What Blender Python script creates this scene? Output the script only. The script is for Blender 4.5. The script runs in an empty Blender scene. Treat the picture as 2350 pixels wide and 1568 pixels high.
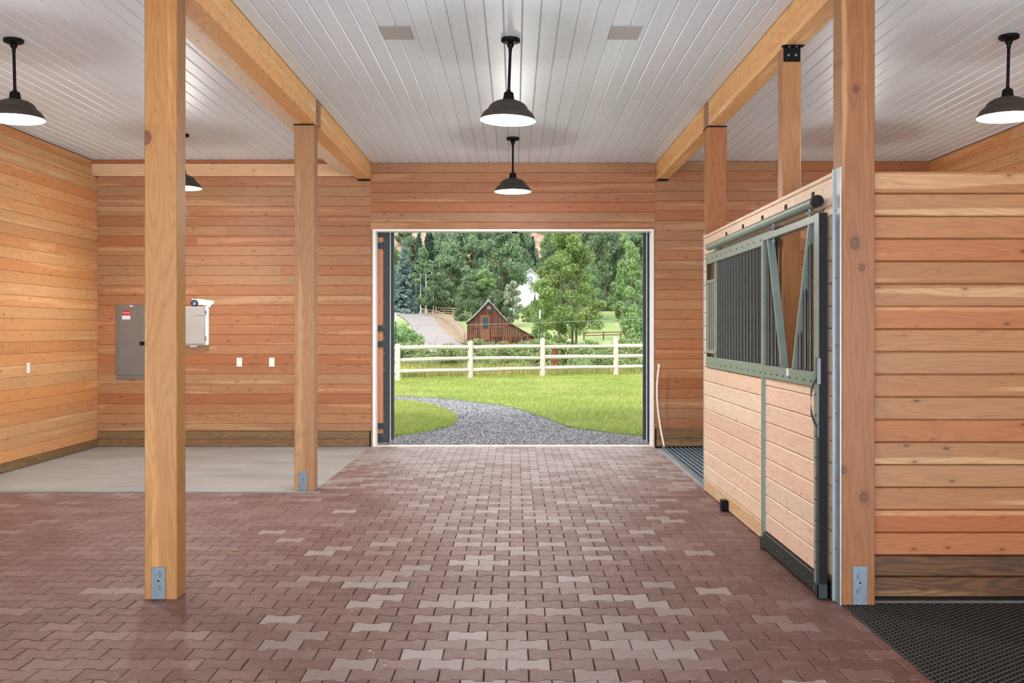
import bpy, bmesh, math, random
import numpy as np
from mathutils import Vector, Matrix
random.seed(7); RNG = np.random.default_rng(7)
C = bpy.context.scene.collection
SC = bpy.context.scene
# ------------------------------------------------------------------ camera
F = 2200.0; CX = 1182.0; CY = 757.0; EYE = 1.53
cam = bpy.data.cameras.new('camera'); camo = bpy.data.objects.new('camera', cam); C.objects.link(camo)
camo.location = (0, 0, EYE); camo.rotation_euler = (math.pi/2, 0, 0)
cam.sensor_width = 36; cam.lens = F*36/2350
cam.shift_x = (1175-CX)/2350; cam.shift_y = (CY-784)/2350
cam.clip_end = 2000; cam.clip_start = .05
SC.camera = camo
# ------------------------------------------------------------------ world, sun, big lights, exposure
SC.view_settings.view_transform = 'Standard'; SC.view_settings.look = 'None'
SC.view_settings.exposure = 0.06; SC.view_settings.gamma = 1.0
SC.view_settings.use_curve_mapping = False
w = bpy.data.worlds.new('sky'); SC.world = w; w.use_nodes = True
nt = w.node_tree; nt.nodes.clear()
wo = nt.nodes.new('ShaderNodeOutputWorld'); bg = nt.nodes.new('ShaderNodeBackground')
tc = nt.nodes.new('ShaderNodeTexCoord'); nz = nt.nodes.new('ShaderNodeTexNoise'); nz.inputs['Scale'].default_value = 2.2
nz.inputs['Detail'].default_value = 5
cr = nt.nodes.new('ShaderNodeValToRGB')
cr.color_ramp.elements[0].position = .35; cr.color_ramp.elements[0].color = (.80, .90, 1.0, 1)
cr.color_ramp.elements[1].position = .65; cr.color_ramp.elements[1].color = (1.0, 1.0, 1.0, 1)
nt.links.new(tc.outputs['Generated'], nz.inputs['Vector']); nt.links.new(nz.outputs['Fac'], cr.inputs['Fac'])
nt.links.new(cr.outputs['Color'], bg.inputs['Color']); nt.links.new(bg.outputs['Background'], wo.inputs['Surface'])
bg.inputs['Strength'].default_value = 2.5
sun = bpy.data.lights.new('sun', 'SUN'); sun.energy = 2.8; sun.angle = math.radians(12); sun.color = (1, .96, .9)
suno = bpy.data.objects.new('sun', sun); C.objects.link(suno); suno.rotation_euler = (math.radians(42), 0, math.radians(-28))
def area(name, loc, rot, sx, sy, power, col=(1, 1, 1)):
    l = bpy.data.lights.new(name, 'AREA'); l.shape = 'RECTANGLE'; l.size = sx; l.size_y = sy; l.energy = power; l.color = col
    o = bpy.data.objects.new(name, l); C.objects.link(o); o.location = loc; o.rotation_euler = rot; return o
# fill lights added behind the camera, at the open rear end, aimed forward and up
area('rear_fill', (0, -3.6, 1.7), (math.radians(96), 0, 0), 10, 3.2, 170, (.9, .96, 1))
area('rear_up_fill', (0, -2.6, .3), (math.radians(128), 0, 0), 10, 2.5, 1300, (.80, .91, 1))
LAMP_W = 58

# ------------------------------------------------------------------ helpers
def lin(c):
    if isinstance(c, str): c = tuple(int(c[i:i+2], 16) for i in (0, 2, 4))
    return tuple(((v/255)/12.92 if v/255 <= .04045 else ((v/255+.055)/1.055)**2.4) for v in c) + (1,)
def P(px, py, Y): return Vector(((px-CX)/F*Y, Y, EYE+(CY-py)/F*Y))
def G(px, py): return ((px-CX)*EYE/(py-CY), F*EYE/(py-CY))     # ground point at z = 0
class MB:
    def __init__(s): s.v = []; s.f = []
    def add(s, vs, fs):
        n = len(s.v); s.v += [tuple(v) for v in vs]; s.f += [tuple(n+i for i in f) for f in fs]; return s
    def box(s, x0, y0, z0, x1, y1, z1):
        return s.add([(x0,y0,z0),(x1,y0,z0),(x1,y1,z0),(x0,y1,z0),(x0,y0,z1),(x1,y0,z1),(x1,y1,z1),(x0,y1,z1)],
              [(0,3,2,1),(4,5,6,7),(0,1,5,4),(1,2,6,5),(2,3,7,6),(3,0,4,7)])
    def bbox(s, x0, y0, z0, x1, y1, z1, b=.004):              # box with chamfered edges
        bm = bmesh.new(); bmesh.ops.create_cube(bm, size=1)
        for v in bm.verts: v.co = Vector(((x0+x1)/2+v.co.x*(x1-x0), (y0+y1)/2+v.co.y*(y1-y0), (z0+z1)/2+v.co.z*(z1-z0)))
        bmesh.ops.bevel(bm, geom=bm.edges[:], offset=b, segments=1, affect='EDGES')
        bm.verts.index_update()
        s.add([v.co[:] for v in bm.verts], [[v.index for v in f.verts] for f in bm.faces]); bm.free(); return s
    def obox(s, a, b, wv, hv):                                # bar from a to b, half widths as vectors
        a = Vector(a); b = Vector(b); wv = Vector(wv); hv = Vector(hv)
        vs = [a-wv-hv, a+wv-hv, a+wv+hv, a-wv+hv, b-wv-hv, b+wv-hv, b+wv+hv, b-wv+hv]
        return s.add(vs, [(3,2,1,0),(4,5,6,7),(0,1,5,4),(1,2,6,5),(2,3,7,6),(3,0,4,7)])
    def tube(s, pts, r, n=10, cap=True):
        pts = [Vector(p) for p in pts]; rs = r if isinstance(r, (list, tuple)) else [r]*len(pts)
        vs = []; fs = []
        d0 = (pts[1]-pts[0]).normalized(); up = Vector((0,0,1)) if abs(d0.z) < .9 else Vector((1,0,0))
        for i, p in enumerate(pts):
            d = (pts[min(i+1, len(pts)-1)]-pts[max(i-1, 0)]).normalized()
            u = d.cross(up).normalized(); v = u.cross(d).normalized()
            for k in range(n):
                a = 2*math.pi*k/n; vs.append(p+(u*math.cos(a)+v*math.sin(a))*rs[i])
        for i in range(len(pts)-1):
            for k in range(n):
                fs.append((i*n+k, i*n+(k+1)%n, (i+1)*n+(k+1)%n, (i+1)*n+k))
        if cap: fs.append(tuple(range(n))[::-1]); fs.append(tuple((len(pts)-1)*n+k for k in range(n)))
        return s.add(vs, fs)
    def lathe(s, prof, n=32, c=(0,0,0), closed=False):        # prof: (r, z)
        vs = []; fs = []
        for r, z in prof:
            for k in range(n):
                a = 2*math.pi*k/n; vs.append((c[0]+r*math.cos(a), c[1]+r*math.sin(a), c[2]+z))
        m = len(prof)
        for i in range(m-1 if not closed else m):
            j = (i+1) % m
            for k in range(n): fs.append((i*n+k, i*n+(k+1)%n, j*n+(k+1)%n, j*n+k))
        return s.add(vs, fs)
    def prism(s, poly, z0, z1, axes='xy'):
        n = len(poly)
        def mk(a, b, h): return {'xy': (a, b, h), 'xz': (a, h, b), 'yz': (h, a, b)}[axes]
        vs = [mk(a, b, z0) for a, b in poly]+[mk(a, b, z1) for a, b in poly]
        return s.add(vs, [tuple(range(n))[::-1], tuple(range(n, 2*n))]+[(i, (i+1)%n, n+(i+1)%n, n+i) for i in range(n)])
    def mesh(s, name, mat, smooth=False):
        me = bpy.data.meshes.new(name); me.from_pydata(s.v, [], s.f); me.update()
        bm = bmesh.new(); bm.from_mesh(me); bmesh.ops.recalc_face_normals(bm, faces=bm.faces); bm.to_mesh(me); bm.free()
        if mat: me.materials.append(mat)
        if smooth: me.shade_smooth(); 
        return me
    def build(s, name, mat, parent=None, smooth=False, auto=None):
        me = s.mesh(name, mat, smooth)
        if auto: me.shade_smooth(); me.set_sharp_from_angle(angle=math.radians(auto))
        return link(name, me, parent)
def link(name, me, parent=None, M=None):
    o = bpy.data.objects.new(name, me); C.objects.link(o)
    if name in ('screw', 'nail', 'bolts', 'slot', 'door_rib'): o['kind'] = 'stuff'
    if parent is not None: o.parent = parent
    if M is not None: o.matrix_local = M
    return o
def tag(o, label, cat, group=None, kind=None):
    if label: o['label'] = label
    if cat: o['category'] = cat
    if group: o['group'] = group
    if kind: o['kind'] = kind
    return o
def empty(name, loc=(0,0,0), rz=0, label=None, cat=None, group=None, kind=None):
    o = bpy.data.objects.new(name, None); C.objects.link(o); o.location = loc; o.rotation_euler = (0,0,rz)
    o.empty_display_size = .1
    return tag(o, label, cat, group, kind)
def copy_tree(o, parent=None):
    c = o.copy(); C.objects.link(c)
    if parent is not None: c.parent = parent
    for ch in list(o.children): copy_tree(ch, c)
    return c
def structure(o): o['kind'] = 'structure'; return o

# ------------------------------------------------------------------ materials
class NT:
    def __init__(s, name):
        s.m = bpy.data.materials.new(name); s.m.use_nodes = True; s.t = s.m.node_tree; s.t.nodes.clear()
        s.out = s.t.nodes.new('ShaderNodeOutputMaterial'); s.b = s.t.nodes.new('ShaderNodeBsdfPrincipled')
        s.l(s.b.outputs[0], s.out.inputs[0])
    def n(s, t, **k):
        o = s.t.nodes.new('ShaderNode'+{'Geometry':'NewGeometry','ValToRGB':'ValToRGB'}.get(t,t))
        for a, v in k.items(): setattr(o, a, v)
        return o
    def l(s, a, b): s.t.links.new(a, b)
    def put(s, sock, v):
        if isinstance(v, bpy.types.NodeSocket): s.l(v, sock)
        else: sock.default_value = v
    def math(s, op, a, b=None, c=None, clamp=False):
        o = s.n('Math', operation=op, use_clamp=clamp); s.put(o.inputs[0], a)
        if b is not None: s.put(o.inputs[1], b)
        if c is not None: s.put(o.inputs[2], c)
        return o.outputs[0]
    def comb(s, x, y, z):
        o = s.n('CombineXYZ'); s.put(o.inputs[0], x); s.put(o.inputs[1], y); s.put(o.inputs[2], z); return o.outputs[0]
    def noise(s, vec, scale=1, detail=2, rough=.5):
        o = s.n('TexNoise'); s.l(vec, o.inputs['Vector']); o.inputs['Scale'].default_value = scale
        o.inputs['Detail'].default_value = detail; o.inputs['Roughness'].default_value = rough; return o.outputs['Fac']
    def ramp(s, f, *st):
        o = s.n('ValToRGB'); e = o.color_ramp.elements
        while len(e) < len(st): e.new(.5)
        for i, (p, c) in enumerate(st):
            e[i].position = p; e[i].color = c if not isinstance(c, (int, float)) else (c, c, c, 1)
        s.l(f, o.inputs[0]); return o.outputs[0]
    def mix(s, f, a, b, blend='MIX'):
        o = s.n('Mix', data_type='RGBA', blend_type=blend); s.put(o.inputs[0], f); s.put(o.inputs[6], a); s.put(o.inputs[7], b); return o.outputs[2]
    def smooth(s, v, a, b):
        o = s.n('MapRange', interpolation_type='SMOOTHSTEP'); s.put(o.inputs[0], v); o.inputs[1].default_value = a; o.inputs[2].default_value = b; return o.outputs[0]
    def bump(s, h, strength=.3, dist=.002):
        o = s.n('Bump'); o.inputs['Strength'].default_value = strength; o.inputs['Distance'].default_value = dist
        s.put(o.inputs['Height'], h); s.l(o.outputs[0], s.b.inputs['Normal'])
    def set(s, col=None, rough=None, metal=None, spec=None):
        if col is not None: s.put(s.b.inputs['Base Color'], col)
        if rough is not None: s.put(s.b.inputs['Roughness'], rough)
        if metal is not None: s.put(s.b.inputs['Metallic'], metal)
        if spec is not None: s.put(s.b.inputs['Specular IOR Level'], spec)
        return s.m
def plain(name, col, rough=.6, metal=0, vary=.08, scale=12, spec=.5):
    N = NT(name); t = N.n('TexCoord').outputs['Object']
    f = N.noise(t, scale, 4)
    c = lin(col) if not isinstance(col, tuple) or max(col) > 1 else col
    d = tuple(v*(1-vary*2) for v in c[:3])+(1,); u = tuple(min(1, v*(1+vary)) for v in c[:3])+(1,)
    return N.set(N.ramp(f, (.3, d), (.7, u)), rough, metal, spec)
def wood(name, base, dark, pale, axis='x', rough=.5, knots=(), knot=1.0, sap=.5, cath=.5, val=.08, fib=.35, spots=None):
    N = NT(name); sep = N.n('SeparateXYZ'); N.l(N.n('TexCoord').outputs['Object'], sep.inputs[0])
    x, y, z = sep.outputs
    L, A, B = {'x': (x, z, y), 'z': (z, x, y), 'y': (y, x, z)}[axis]
    r = N.n('ObjectInfo').outputs['Random']
    A0, L0 = A, L
    kd = None
    for (kl, ka, ks) in knots:                                   # big knots at given places: rings and deflected grain
        dl = N.math('SUBTRACT', L0, kl); da = N.math('SUBTRACT', A0, ka)
        d2 = N.math('ADD', N.math('MULTIPLY', N.math('MULTIPLY', dl, dl), .55), N.math('MULTIPLY', da, da))
        g = N.math('EXPONENT', N.math('DIVIDE', d2, -(ks*2.3)**2))
        A = N.math('SUBTRACT', A, N.math('MULTIPLY', N.math('MULTIPLY', da, g), .85))
        d = N.math('DIVIDE', N.math('SQRT', d2), ks)
        kd = d if kd is None else N.math('MINIMUM', kd, d)
    Lr = N.math('ADD', L, N.math('MULTIPLY', r, 57)); Ar = N.math('ADD', A, N.math('MULTIPLY', r, 13)); 
    p_c = N.comb(N.math('MULTIPLY', Lr, .9), N.math('MULTIPLY', Ar, 7), N.math('MULTIPLY', B, 5))
    n2 = N.noise(p_c, 1, 1.5, .4)
    ca = N.math('SINE', N.math('MULTIPLY', n2, 85)); ca = N.math('MULTIPLY_ADD', ca, .5, .5); ca = N.math('POWER', ca, 2.0)
    p_f = N.comb(N.math('MULTIPLY', Lr, 5), N.math('MULTIPLY', Ar, 130), N.math('MULTIPLY', B, 130))
    fi = N.noise(p_f, 1, 3, .6)
    p_s = N.comb(N.math('MULTIPLY', Lr, .45), N.math('MULTIPLY', Ar, 9), 0.0)
    sp = N.smooth(N.noise(p_s, 1, 1), .60, .66)
    col = N.mix(N.math('MULTIPLY', sp, sap), lin(base), lin(pale))
    col = N.mix(N.math('MULTIPLY', ca, cath), col, lin(dark))
    col = N.mix(N.math('MULTIPLY', N.smooth(fi, .45, .75), fib), col, lin(dark))
    # small knots
    v = N.n('TexVoronoi', feature='F1', voronoi_dimensions='2D'); N.l(N.comb(N.math('MULTIPLY', Lr, 4.2), N.math('MULTIPLY_ADD', Ar, 9.5, N.math('MULTIPLY', r, 31)), 0.0), v.inputs['Vector'])
    v.inputs['Scale'].default_value = 1
    vr = N.n('SeparateColor'); N.l(v.outputs['Color'], vr.inputs[0])
    gate = N.math('GREATER_THAN', vr.outputs[0], .58)
    vd = N.math('ADD', v.outputs['Distance'], N.math('MULTIPLY', vr.outputs[1], .085)); vd = N.math('ADD', vd, N.math('MULTIPLY_ADD', fi, .08, -.04))
    kk = N.math('MULTIPLY', N.math('SUBTRACT', 1.0, N.smooth(vd, .03, .11)), gate)
    halo = N.math('MULTIPLY', N.math('SUBTRACT', 1.0, N.smooth(vd, .05, .26)), gate)
    col = N.mix(N.math('MULTIPLY', halo, .35*knot), col, lin(dark))
    kc = tuple(c*.25 for c in lin(dark)[:3])+(1,)
    col = N.mix(N.math('MULTIPLY', kk, .75*knot), col, kc)
    if kd is not None:
        ring = N.math('POWER', N.math('MULTIPLY_ADD', N.math('SINE', N.math('MULTIPLY', kd, 17)), .5, .5), 1.5)
        inn = N.math('SUBTRACT', 1.0, N.smooth(kd, .85, 1.15))
        kcol = N.mix(ring, lin((70, 38, 20)), lin((118, 70, 40)))
        col = N.mix(inn, col, kcol)
        edge = N.math('SUBTRACT', 1.0, N.smooth(N.math('ABSOLUTE', N.math('SUBTRACT', kd, 1.0)), .05, .35))
        col = N.mix(N.math('MULTIPLY', edge, .85), col, lin((60, 34, 18)))
        far = N.math('MULTIPLY', N.math('SUBTRACT', 1.0, N.smooth(kd, 1.0, 3.0)), .35)
        col = N.mix(far, col, lin(dark))
    if spots:
        s_ = N.smooth(N.noise(N.comb(N.math('MULTIPLY', Lr, 2.2), N.math('MULTIPLY', Ar, 9), 0.0), 1, 4, .6), .5, .72)
        col = N.mix(N.math('MULTIPLY', s_, .8), col, lin(spots))
    hs = N.n('HueSaturation'); N.l(col, hs.inputs['Color'])
    N.put(hs.inputs['Value'], N.math('MULTIPLY_ADD', r, val*2, 1-val))
    r2 = N.math('FRACT', N.math('MULTIPLY', r, 7.77)); N.put(hs.inputs['Hue'], N.math('MULTIPLY_ADD', r2, .018, .491))
    N.put(hs.inputs['Saturation'], N.math('MULTIPLY_ADD', r2, -.14, 1.07))
    N.bump(fi, .25, .0012)
    return N.set(hs.outputs[0], rough, 0, .35)
M = {}
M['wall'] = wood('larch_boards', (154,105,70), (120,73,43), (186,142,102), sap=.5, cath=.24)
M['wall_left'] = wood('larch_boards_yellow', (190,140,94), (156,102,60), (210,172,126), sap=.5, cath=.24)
M['part'] = wood('partition_boards', (146,94,58), (108,62,34), (188,146,104), sap=.6, cath=.24)
M['pale'] = wood('pale_pine', (206,168,130), (170,122,84), (222,192,158), sap=.6, cath=.16, knot=.9, val=.06)
M['stall'] = wood('pale_fir_boards', (226,198,173), (172,134,106), (236,214,192), sap=.3, cath=.16, knot=.6, val=.05)
M['treated'] = wood('treated_boards', (124,94,62), (72,50,28), (156,124,82), sap=.6, cath=.4, val=.1, fib=.5)
M['kick'] = wood('treated_kick_boards', (92,64,38), (26,17,11), (134,102,66), sap=.6, cath=.5, val=.12, fib=.5, spots=(52,34,20))
M['ceil'] = wood('whitewashed_boards', (222,233,241), (196,206,212), (228,238,245), sap=.5, cath=.08, knot=.3, val=.03, fib=.14, rough=.42)
M['beam'] = wood('glulam', (228,182,124), (178,124,72), (240,206,158), axis='y', sap=.8, cath=.28, knot=.7, val=.04)
M['ledger'] = wood('ledger_pine', (240,224,200), (204,176,140), (244,232,214), axis='y', sap=.4, cath=.25, knot=1, val=.03)
def postmat(name, kn, base=(204,138,80), dark=(160,92,42)):
    return wood(name, base, dark, (190,146,96), axis='z', sap=.4, cath=.3, knot=.3, val=.02, knots=kn, rough=.45)
M['post'] = postmat('fir_post', (), (160,108,66), (122,76,42))
M['steel'] = plain('galvanised_steel', (158,164,166), .42, .5, .04, 12)
M['zinc'] = plain('zinc_plate', (112,122,130), .4, .5, .08, 40)
M['black'] = plain('black_steel', (13,13,14), .55, 0, .1, 20, .15)
M['bronze'] = plain('dark_bronze_enamel', (62,54,47), .5, .2, .1, 30)
M['white'] = plain('white_paint', (224,224,222), .5, 0, .02)
M['green'] = plain('grey_green_powder_coat', (122,136,131), .36, .2, .06, 8)
M['dkgreen'] = plain('dark_green_grey_frame', (40,46,45), .45, .1, .06, 8, .25)
M['bar'] = plain('grille_bar_coat', (58,62,62), .28, .3, .05, 8)
M['gap'] = plain('dark_backing', (38,26,18), .9, 0, .1)
M['plastic'] = plain('white_plastic', (226,222,214), .4, 0, .02)
M['rubber'] = plain('black_rubber', (17,14,12), .4, 0, .15, 30, .5)
M['ribmat'] = plain('blue_grey_grating', (108,130,146), .4, .2, .1, 30)
M['doorsteel'] = plain('charcoal_door_steel', (46,50,52), .5, .3, .12, 30)
M['grey'] = plain('panel_grey', (110,103,97), .45, .2, .03, 6)
M['encl'] = plain('enclosure_grey', (158,153,147), .45, 0, .03, 6)

# concrete
N = NT('trowelled_concrete'); t = N.n('TexCoord').outputs['Object']
mp = N.n('Mapping'); N.l(t, mp.inputs[0]); mp.inputs['Scale'].default_value = (.6, 1.6, 1)
a = N.noise(mp.outputs[0], 1.6, 6, .6); b = N.noise(t, 45, 3)
c = N.ramp(a, (.3, lin((132,134,134))), (.7, lin((160,162,161))))
c = N.mix(N.math('MULTIPLY', b, .15), c, lin((116,116,114))); N.bump(b, .15, .001)
M['concrete'] = N.set(c, .45)
# rubber pavers: tone 0..1 (0 red-brown, 1 pale grey) comes per paver
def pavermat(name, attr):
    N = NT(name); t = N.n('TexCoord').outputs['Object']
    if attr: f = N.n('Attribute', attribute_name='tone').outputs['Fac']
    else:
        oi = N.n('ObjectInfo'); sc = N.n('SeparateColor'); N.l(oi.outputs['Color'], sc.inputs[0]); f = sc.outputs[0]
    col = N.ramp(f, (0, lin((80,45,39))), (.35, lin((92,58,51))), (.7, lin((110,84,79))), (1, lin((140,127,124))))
    g = N.n('Geometry').outputs['Position']
    sp = N.noise(g, 260, 3, .75); bl = N.noise(g, 14, 4)
    col = N.mix(N.math('MULTIPLY', N.smooth(sp, .5, .72), .45), col, lin((176,140,130)))
    col = N.mix(N.math('MULTIPLY', N.smooth(sp, .5, .28), .4), col, lin((60,32,28)))
    col = N.mix(N.math('MULTIPLY', N.smooth(bl, .5, .75), .22), col, lin((150,128,122)))
    N.bump(sp, .45, .0012)
    return N.set(col, .56, 0, .45)
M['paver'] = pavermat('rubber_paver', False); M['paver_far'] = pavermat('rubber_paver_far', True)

# ------------------------------------------------------------------ structure constants
YB = 12.54; XL = -5.46; XR = 5.42; Y0 = -4.0
ZC, ZL, ZR = 3.714, 3.755, 3.735
ZB = 3.48
PITCH = .1294
# board: local x = length, local y = depth away from viewer, local z = width
_bc = {}
def board_mesh(L, W, t, mat, ch=.004):
    k = (round(L, 3), round(W, 3), t, mat.name, ch)
    if k not in _bc:
        g = .0018 if ch == .006 else .0008; sec = [(0, ch+g), (0, W-ch-g), (ch, W-g), (t, W-g), (t, g), (ch, g)]
        vs = [(0, a, b) for a, b in sec]+[(L, a, b) for a, b in sec]
        fs = [(0,1,2,3,4,5), (11,10,9,8,7,6)]+[(i, i+6, (i+1)%6+6, (i+1)%6) for i in range(6)]
        _bc[k] = MB().add(vs, fs).mesh('board', mat)
    return _bc[k]
AX = {'back': ((1,0,0),(0,1,0),(0,0,1)), 'left': ((0,1,0),(-1,0,0),(0,0,1)), 'right': ((0,-1,0),(1,0,0),(0,0,1)), 'ceil': ((0,1,0),(0,0,1),(1,0,0))}
def board(parent, org, side, L, W, mat, t=.018, name='board', jit=.0012, ch=.004):
    ex, ey, ez = [Vector(v) for v in AX[side]]
    o = Vector(org)+ey*random.uniform(0, jit)
    m = Matrix(((ex.x, ey.x, ez.x, o.x), (ex.y, ey.y, ez.y, o.y), (ex.z, ey.z, ez.z, o.z), (0,0,0,1)))
    if W < .004 or L < .005: return
    return link(name, board_mesh(L, W, t, mat, ch), parent, m)
def courses(z0, z1, pitch=PITCH, start=None):
    out = []; z = z0
    while z < z1-.003:
        out.append((z, min(pitch, z1-z))); z += pitch
    return out
def run(parent, side, org, L, z0, z1, mat, joints=0.0, pitch=PITCH, top=False, t=.018):
    zs = courses(z0, z1, pitch)
    if top: zs = [(z1-(k+1)*pitch if z1-(k+1)*pitch > z0 else z0, min(pitch, z1-k*pitch-z0)) for k in range(int(math.ceil((z1-z0)/pitch-.03)))]
    ex = Vector(AX[side][0])
    for z, wd in zs:
        o = Vector((org[0], org[1], z))
        if random.random() < joints and L > 1.2:
            c = round(random.uniform(.25, .75)*L, 1)
            board(parent, o, side, c-.0008, wd, mat, t); board(parent, o+ex*(c+.0008), side, L-c-.0008, wd, mat, t)
        else: board(parent, o, side, L, wd, mat, t)

# ------------------------------------------------------------------ floor
XP = 1.812                                                        # right edge of the pavers
floor = MB().box(XL-.1, Y0, -.25, XR+.1, YB+.17, -.04).build('floor', M['gap']); structure(floor)
MB().prism([(-5.46,9.075),(-1.905,9.075),(-1.888,12.535),(-5.46,12.535)], -.04, 0).build('concrete_slab', M['concrete'], floor)
def paver_poly(dx=0, dy=0):
    a = .0985; wd = .0787; nr = .0562; x1 = .058; x2 = .036
    h = [(-a, wd), (-x1, wd), (-x2, nr), (x2, nr), (x1, wd), (a, wd)]
    return [(x+dx, y+dy) for x, y in [(-x_, -y_) for x_, y_ in h][::1]]+[(x+dx, y+dy) for x, y in h[::-1]][::1]
def paver_outline():
    a = .0979; wd = .0767; nr = .0540; x1 = .060; x2 = .036
    top = [(-a, wd), (-x1, wd), (-x2, nr), (x2, nr), (x1, wd), (a, wd)]
    bot = [(x, -y) for x, y in top[::-1]]
    return top[::-1][::-1], bot
def paver_geo(mb, cx, cy, dz=0, clip=None):
    top, bot = paver_outline(); n = 12; b = .0035
    out = bot[::-1] + top[::-1]                                   # counter clockwise
    if clip: out = [(min(max(x, clip[0]-cx), clip[1]-cx), min(max(y, clip[2]-cy), clip[3]-cy)) for x, y in out]
    ins = [(x*(1-b/.0983), y*(1-b/.07)) for x, y in out]
    vs = [(cx+x, cy+y, -.038) for x, y in out]+[(cx+x, cy+y, -.004+dz) for x, y in out]+[(cx+x, cy+y, dz) for x, y in ins]
    # top faces split in the five convex strips of the bone shape
    fs = [(i, (i+1)%n, n+(i+1)%n, n+i) for i in range(n)]+[(n+i, n+(i+1)%n, 2*n+(i+1)%n, 2*n+i) for i in range(n)]
    if max(p[0] for p in out)-min(p[0] for p in out) < .012: return
    for i in range(5): fs.append((2*n+i, 2*n+i+1, 2*n+10-i, 2*n+11-i))
    mb.add(vs, fs)
pv = MB(); paver_geo(pv, 0, 0); PM = pv.mesh('paver', M['paver'])
RP = .1366; cells = []
for k in range(-34, 60):
    y = 4.386+RP*k
    if y > 12.5: break
    off = -.0385+(.1 if k % 2 else 0)
    for i in range(-28, 12):
        x = off+.1+.2*i
        lo = -1.9 if y > 9.02 else XL+.1
        if x < lo-.05 or x > XP+.07 or y < -.5: continue
        cells.append((x, y, k))
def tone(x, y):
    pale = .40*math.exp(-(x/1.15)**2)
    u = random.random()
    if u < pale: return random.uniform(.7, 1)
    return min(1, random.betavariate(2, 2.6)*.68+max(0, y-6)/6.5*.75)  # paler towards the doorway: daylight spill painted into the paver tone
def vis(c):
    x, y, _ = c
    if y < 4.0: return False
    px = CX+x*F/y; return -20 < px < 2370
def whole(c): return XL+.1 < c[0] and c[0]+.1 < XP and not (c[0] < -1.9 and c[1] > 9.0) and not (-2.25 < c[0] < -1.78 and 5.3 < c[1] < 5.7)
near = sorted([c for c in cells if vis(c) and whole(c)], key=lambda c: c[1])[:300]; ns = set(near)
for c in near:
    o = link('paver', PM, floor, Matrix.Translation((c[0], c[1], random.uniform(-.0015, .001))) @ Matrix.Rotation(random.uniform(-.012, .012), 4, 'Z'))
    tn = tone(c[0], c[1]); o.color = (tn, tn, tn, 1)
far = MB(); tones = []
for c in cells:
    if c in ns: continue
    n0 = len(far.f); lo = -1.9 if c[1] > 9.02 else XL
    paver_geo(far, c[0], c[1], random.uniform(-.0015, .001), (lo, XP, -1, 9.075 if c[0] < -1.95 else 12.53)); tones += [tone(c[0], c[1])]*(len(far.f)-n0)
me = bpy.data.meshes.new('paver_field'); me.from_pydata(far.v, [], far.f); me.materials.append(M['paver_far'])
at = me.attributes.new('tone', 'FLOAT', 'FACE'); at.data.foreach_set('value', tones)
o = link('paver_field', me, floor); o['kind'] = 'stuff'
MB().box(XP, Y0, -.04, XR, 5.38, -.012).build('mat_bed', M['gap'], floor)
MB().box(XP+.06, 5.4, -.04, XR, 9.15, -.004).build('stall_bed', M['concrete'], floor)
MB().box(1.815, 9.1, -.04, XR, YB, -.02).build('wash_bay_bed', M['concrete'], floor)
MB().box(-5.46, Y0, -.04, -4.2, -.4, 0).build('rear_slab', M['concrete'], floor)
MB().box(-4.2, Y0, -.04, XP, -.56, 0).build('rear_slab', M['concrete'], floor)

# ------------------------------------------------------------------ back wall with the door opening
OX0, OX1, OZ = -1.86, 1.813, 2.845                               # outer edge of the white door trim
TX0, TX1 = -1.885, 1.83
wb = MB().box(XL-.12, YB+.02, -.1, TX0, YB+.17, 3.9).box(TX1, YB+.02, -.1, XR+.12, YB+.17, 3.9).box(TX0, YB+.02, OZ, TX1, YB+.17, 3.9).build('wall_back', M['gap']); structure(wb)
# left bay
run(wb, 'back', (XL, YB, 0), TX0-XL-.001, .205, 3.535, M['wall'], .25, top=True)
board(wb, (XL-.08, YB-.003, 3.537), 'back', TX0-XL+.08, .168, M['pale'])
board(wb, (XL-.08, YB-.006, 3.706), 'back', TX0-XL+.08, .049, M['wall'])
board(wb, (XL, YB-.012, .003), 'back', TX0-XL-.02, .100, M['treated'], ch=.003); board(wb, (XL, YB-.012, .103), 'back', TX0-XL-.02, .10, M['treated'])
# above the door
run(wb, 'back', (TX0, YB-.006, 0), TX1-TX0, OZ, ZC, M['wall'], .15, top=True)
MB().box(TX0+.001, YB-.006, 0, OX0, YB+.02, OZ-.001).build('door_casing', M['wall'], wb)
MB().box(OX1, YB-.006, 0, TX1-.001, YB+.02, OZ-.001).build('door_casing', M['wall'], wb)
# right bay
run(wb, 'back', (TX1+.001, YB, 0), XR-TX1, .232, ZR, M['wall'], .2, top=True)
board(wb, (TX1+.02, YB-.012, .003), 'back', XR-TX1-.02, .103, M['treated']); board(wb, (TX1+.02, YB-.012, .107), 'back', XR-TX1-.02, .125, M['treated'])
# left wall
wl = MB().box(XL-.25, Y0, -.1, XL-.10, YB+.15, 3.9).build('wall_left', M['gap']); structure(wl)
MB().box(XL-.10, Y0, -.04, XL-.0185, YB, 3.5).build('wall_core', M['gap'], wl)
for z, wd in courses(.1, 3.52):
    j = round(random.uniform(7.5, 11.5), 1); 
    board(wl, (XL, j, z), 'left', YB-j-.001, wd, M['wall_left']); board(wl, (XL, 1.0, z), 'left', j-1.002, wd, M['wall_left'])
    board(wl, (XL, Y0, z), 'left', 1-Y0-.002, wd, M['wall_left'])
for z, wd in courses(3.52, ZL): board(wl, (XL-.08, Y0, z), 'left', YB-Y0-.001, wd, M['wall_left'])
board(wl, (XL+.012, Y0, .003), 'left', YB-Y0-.02, .096, M['treated'], t=.012)
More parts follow.
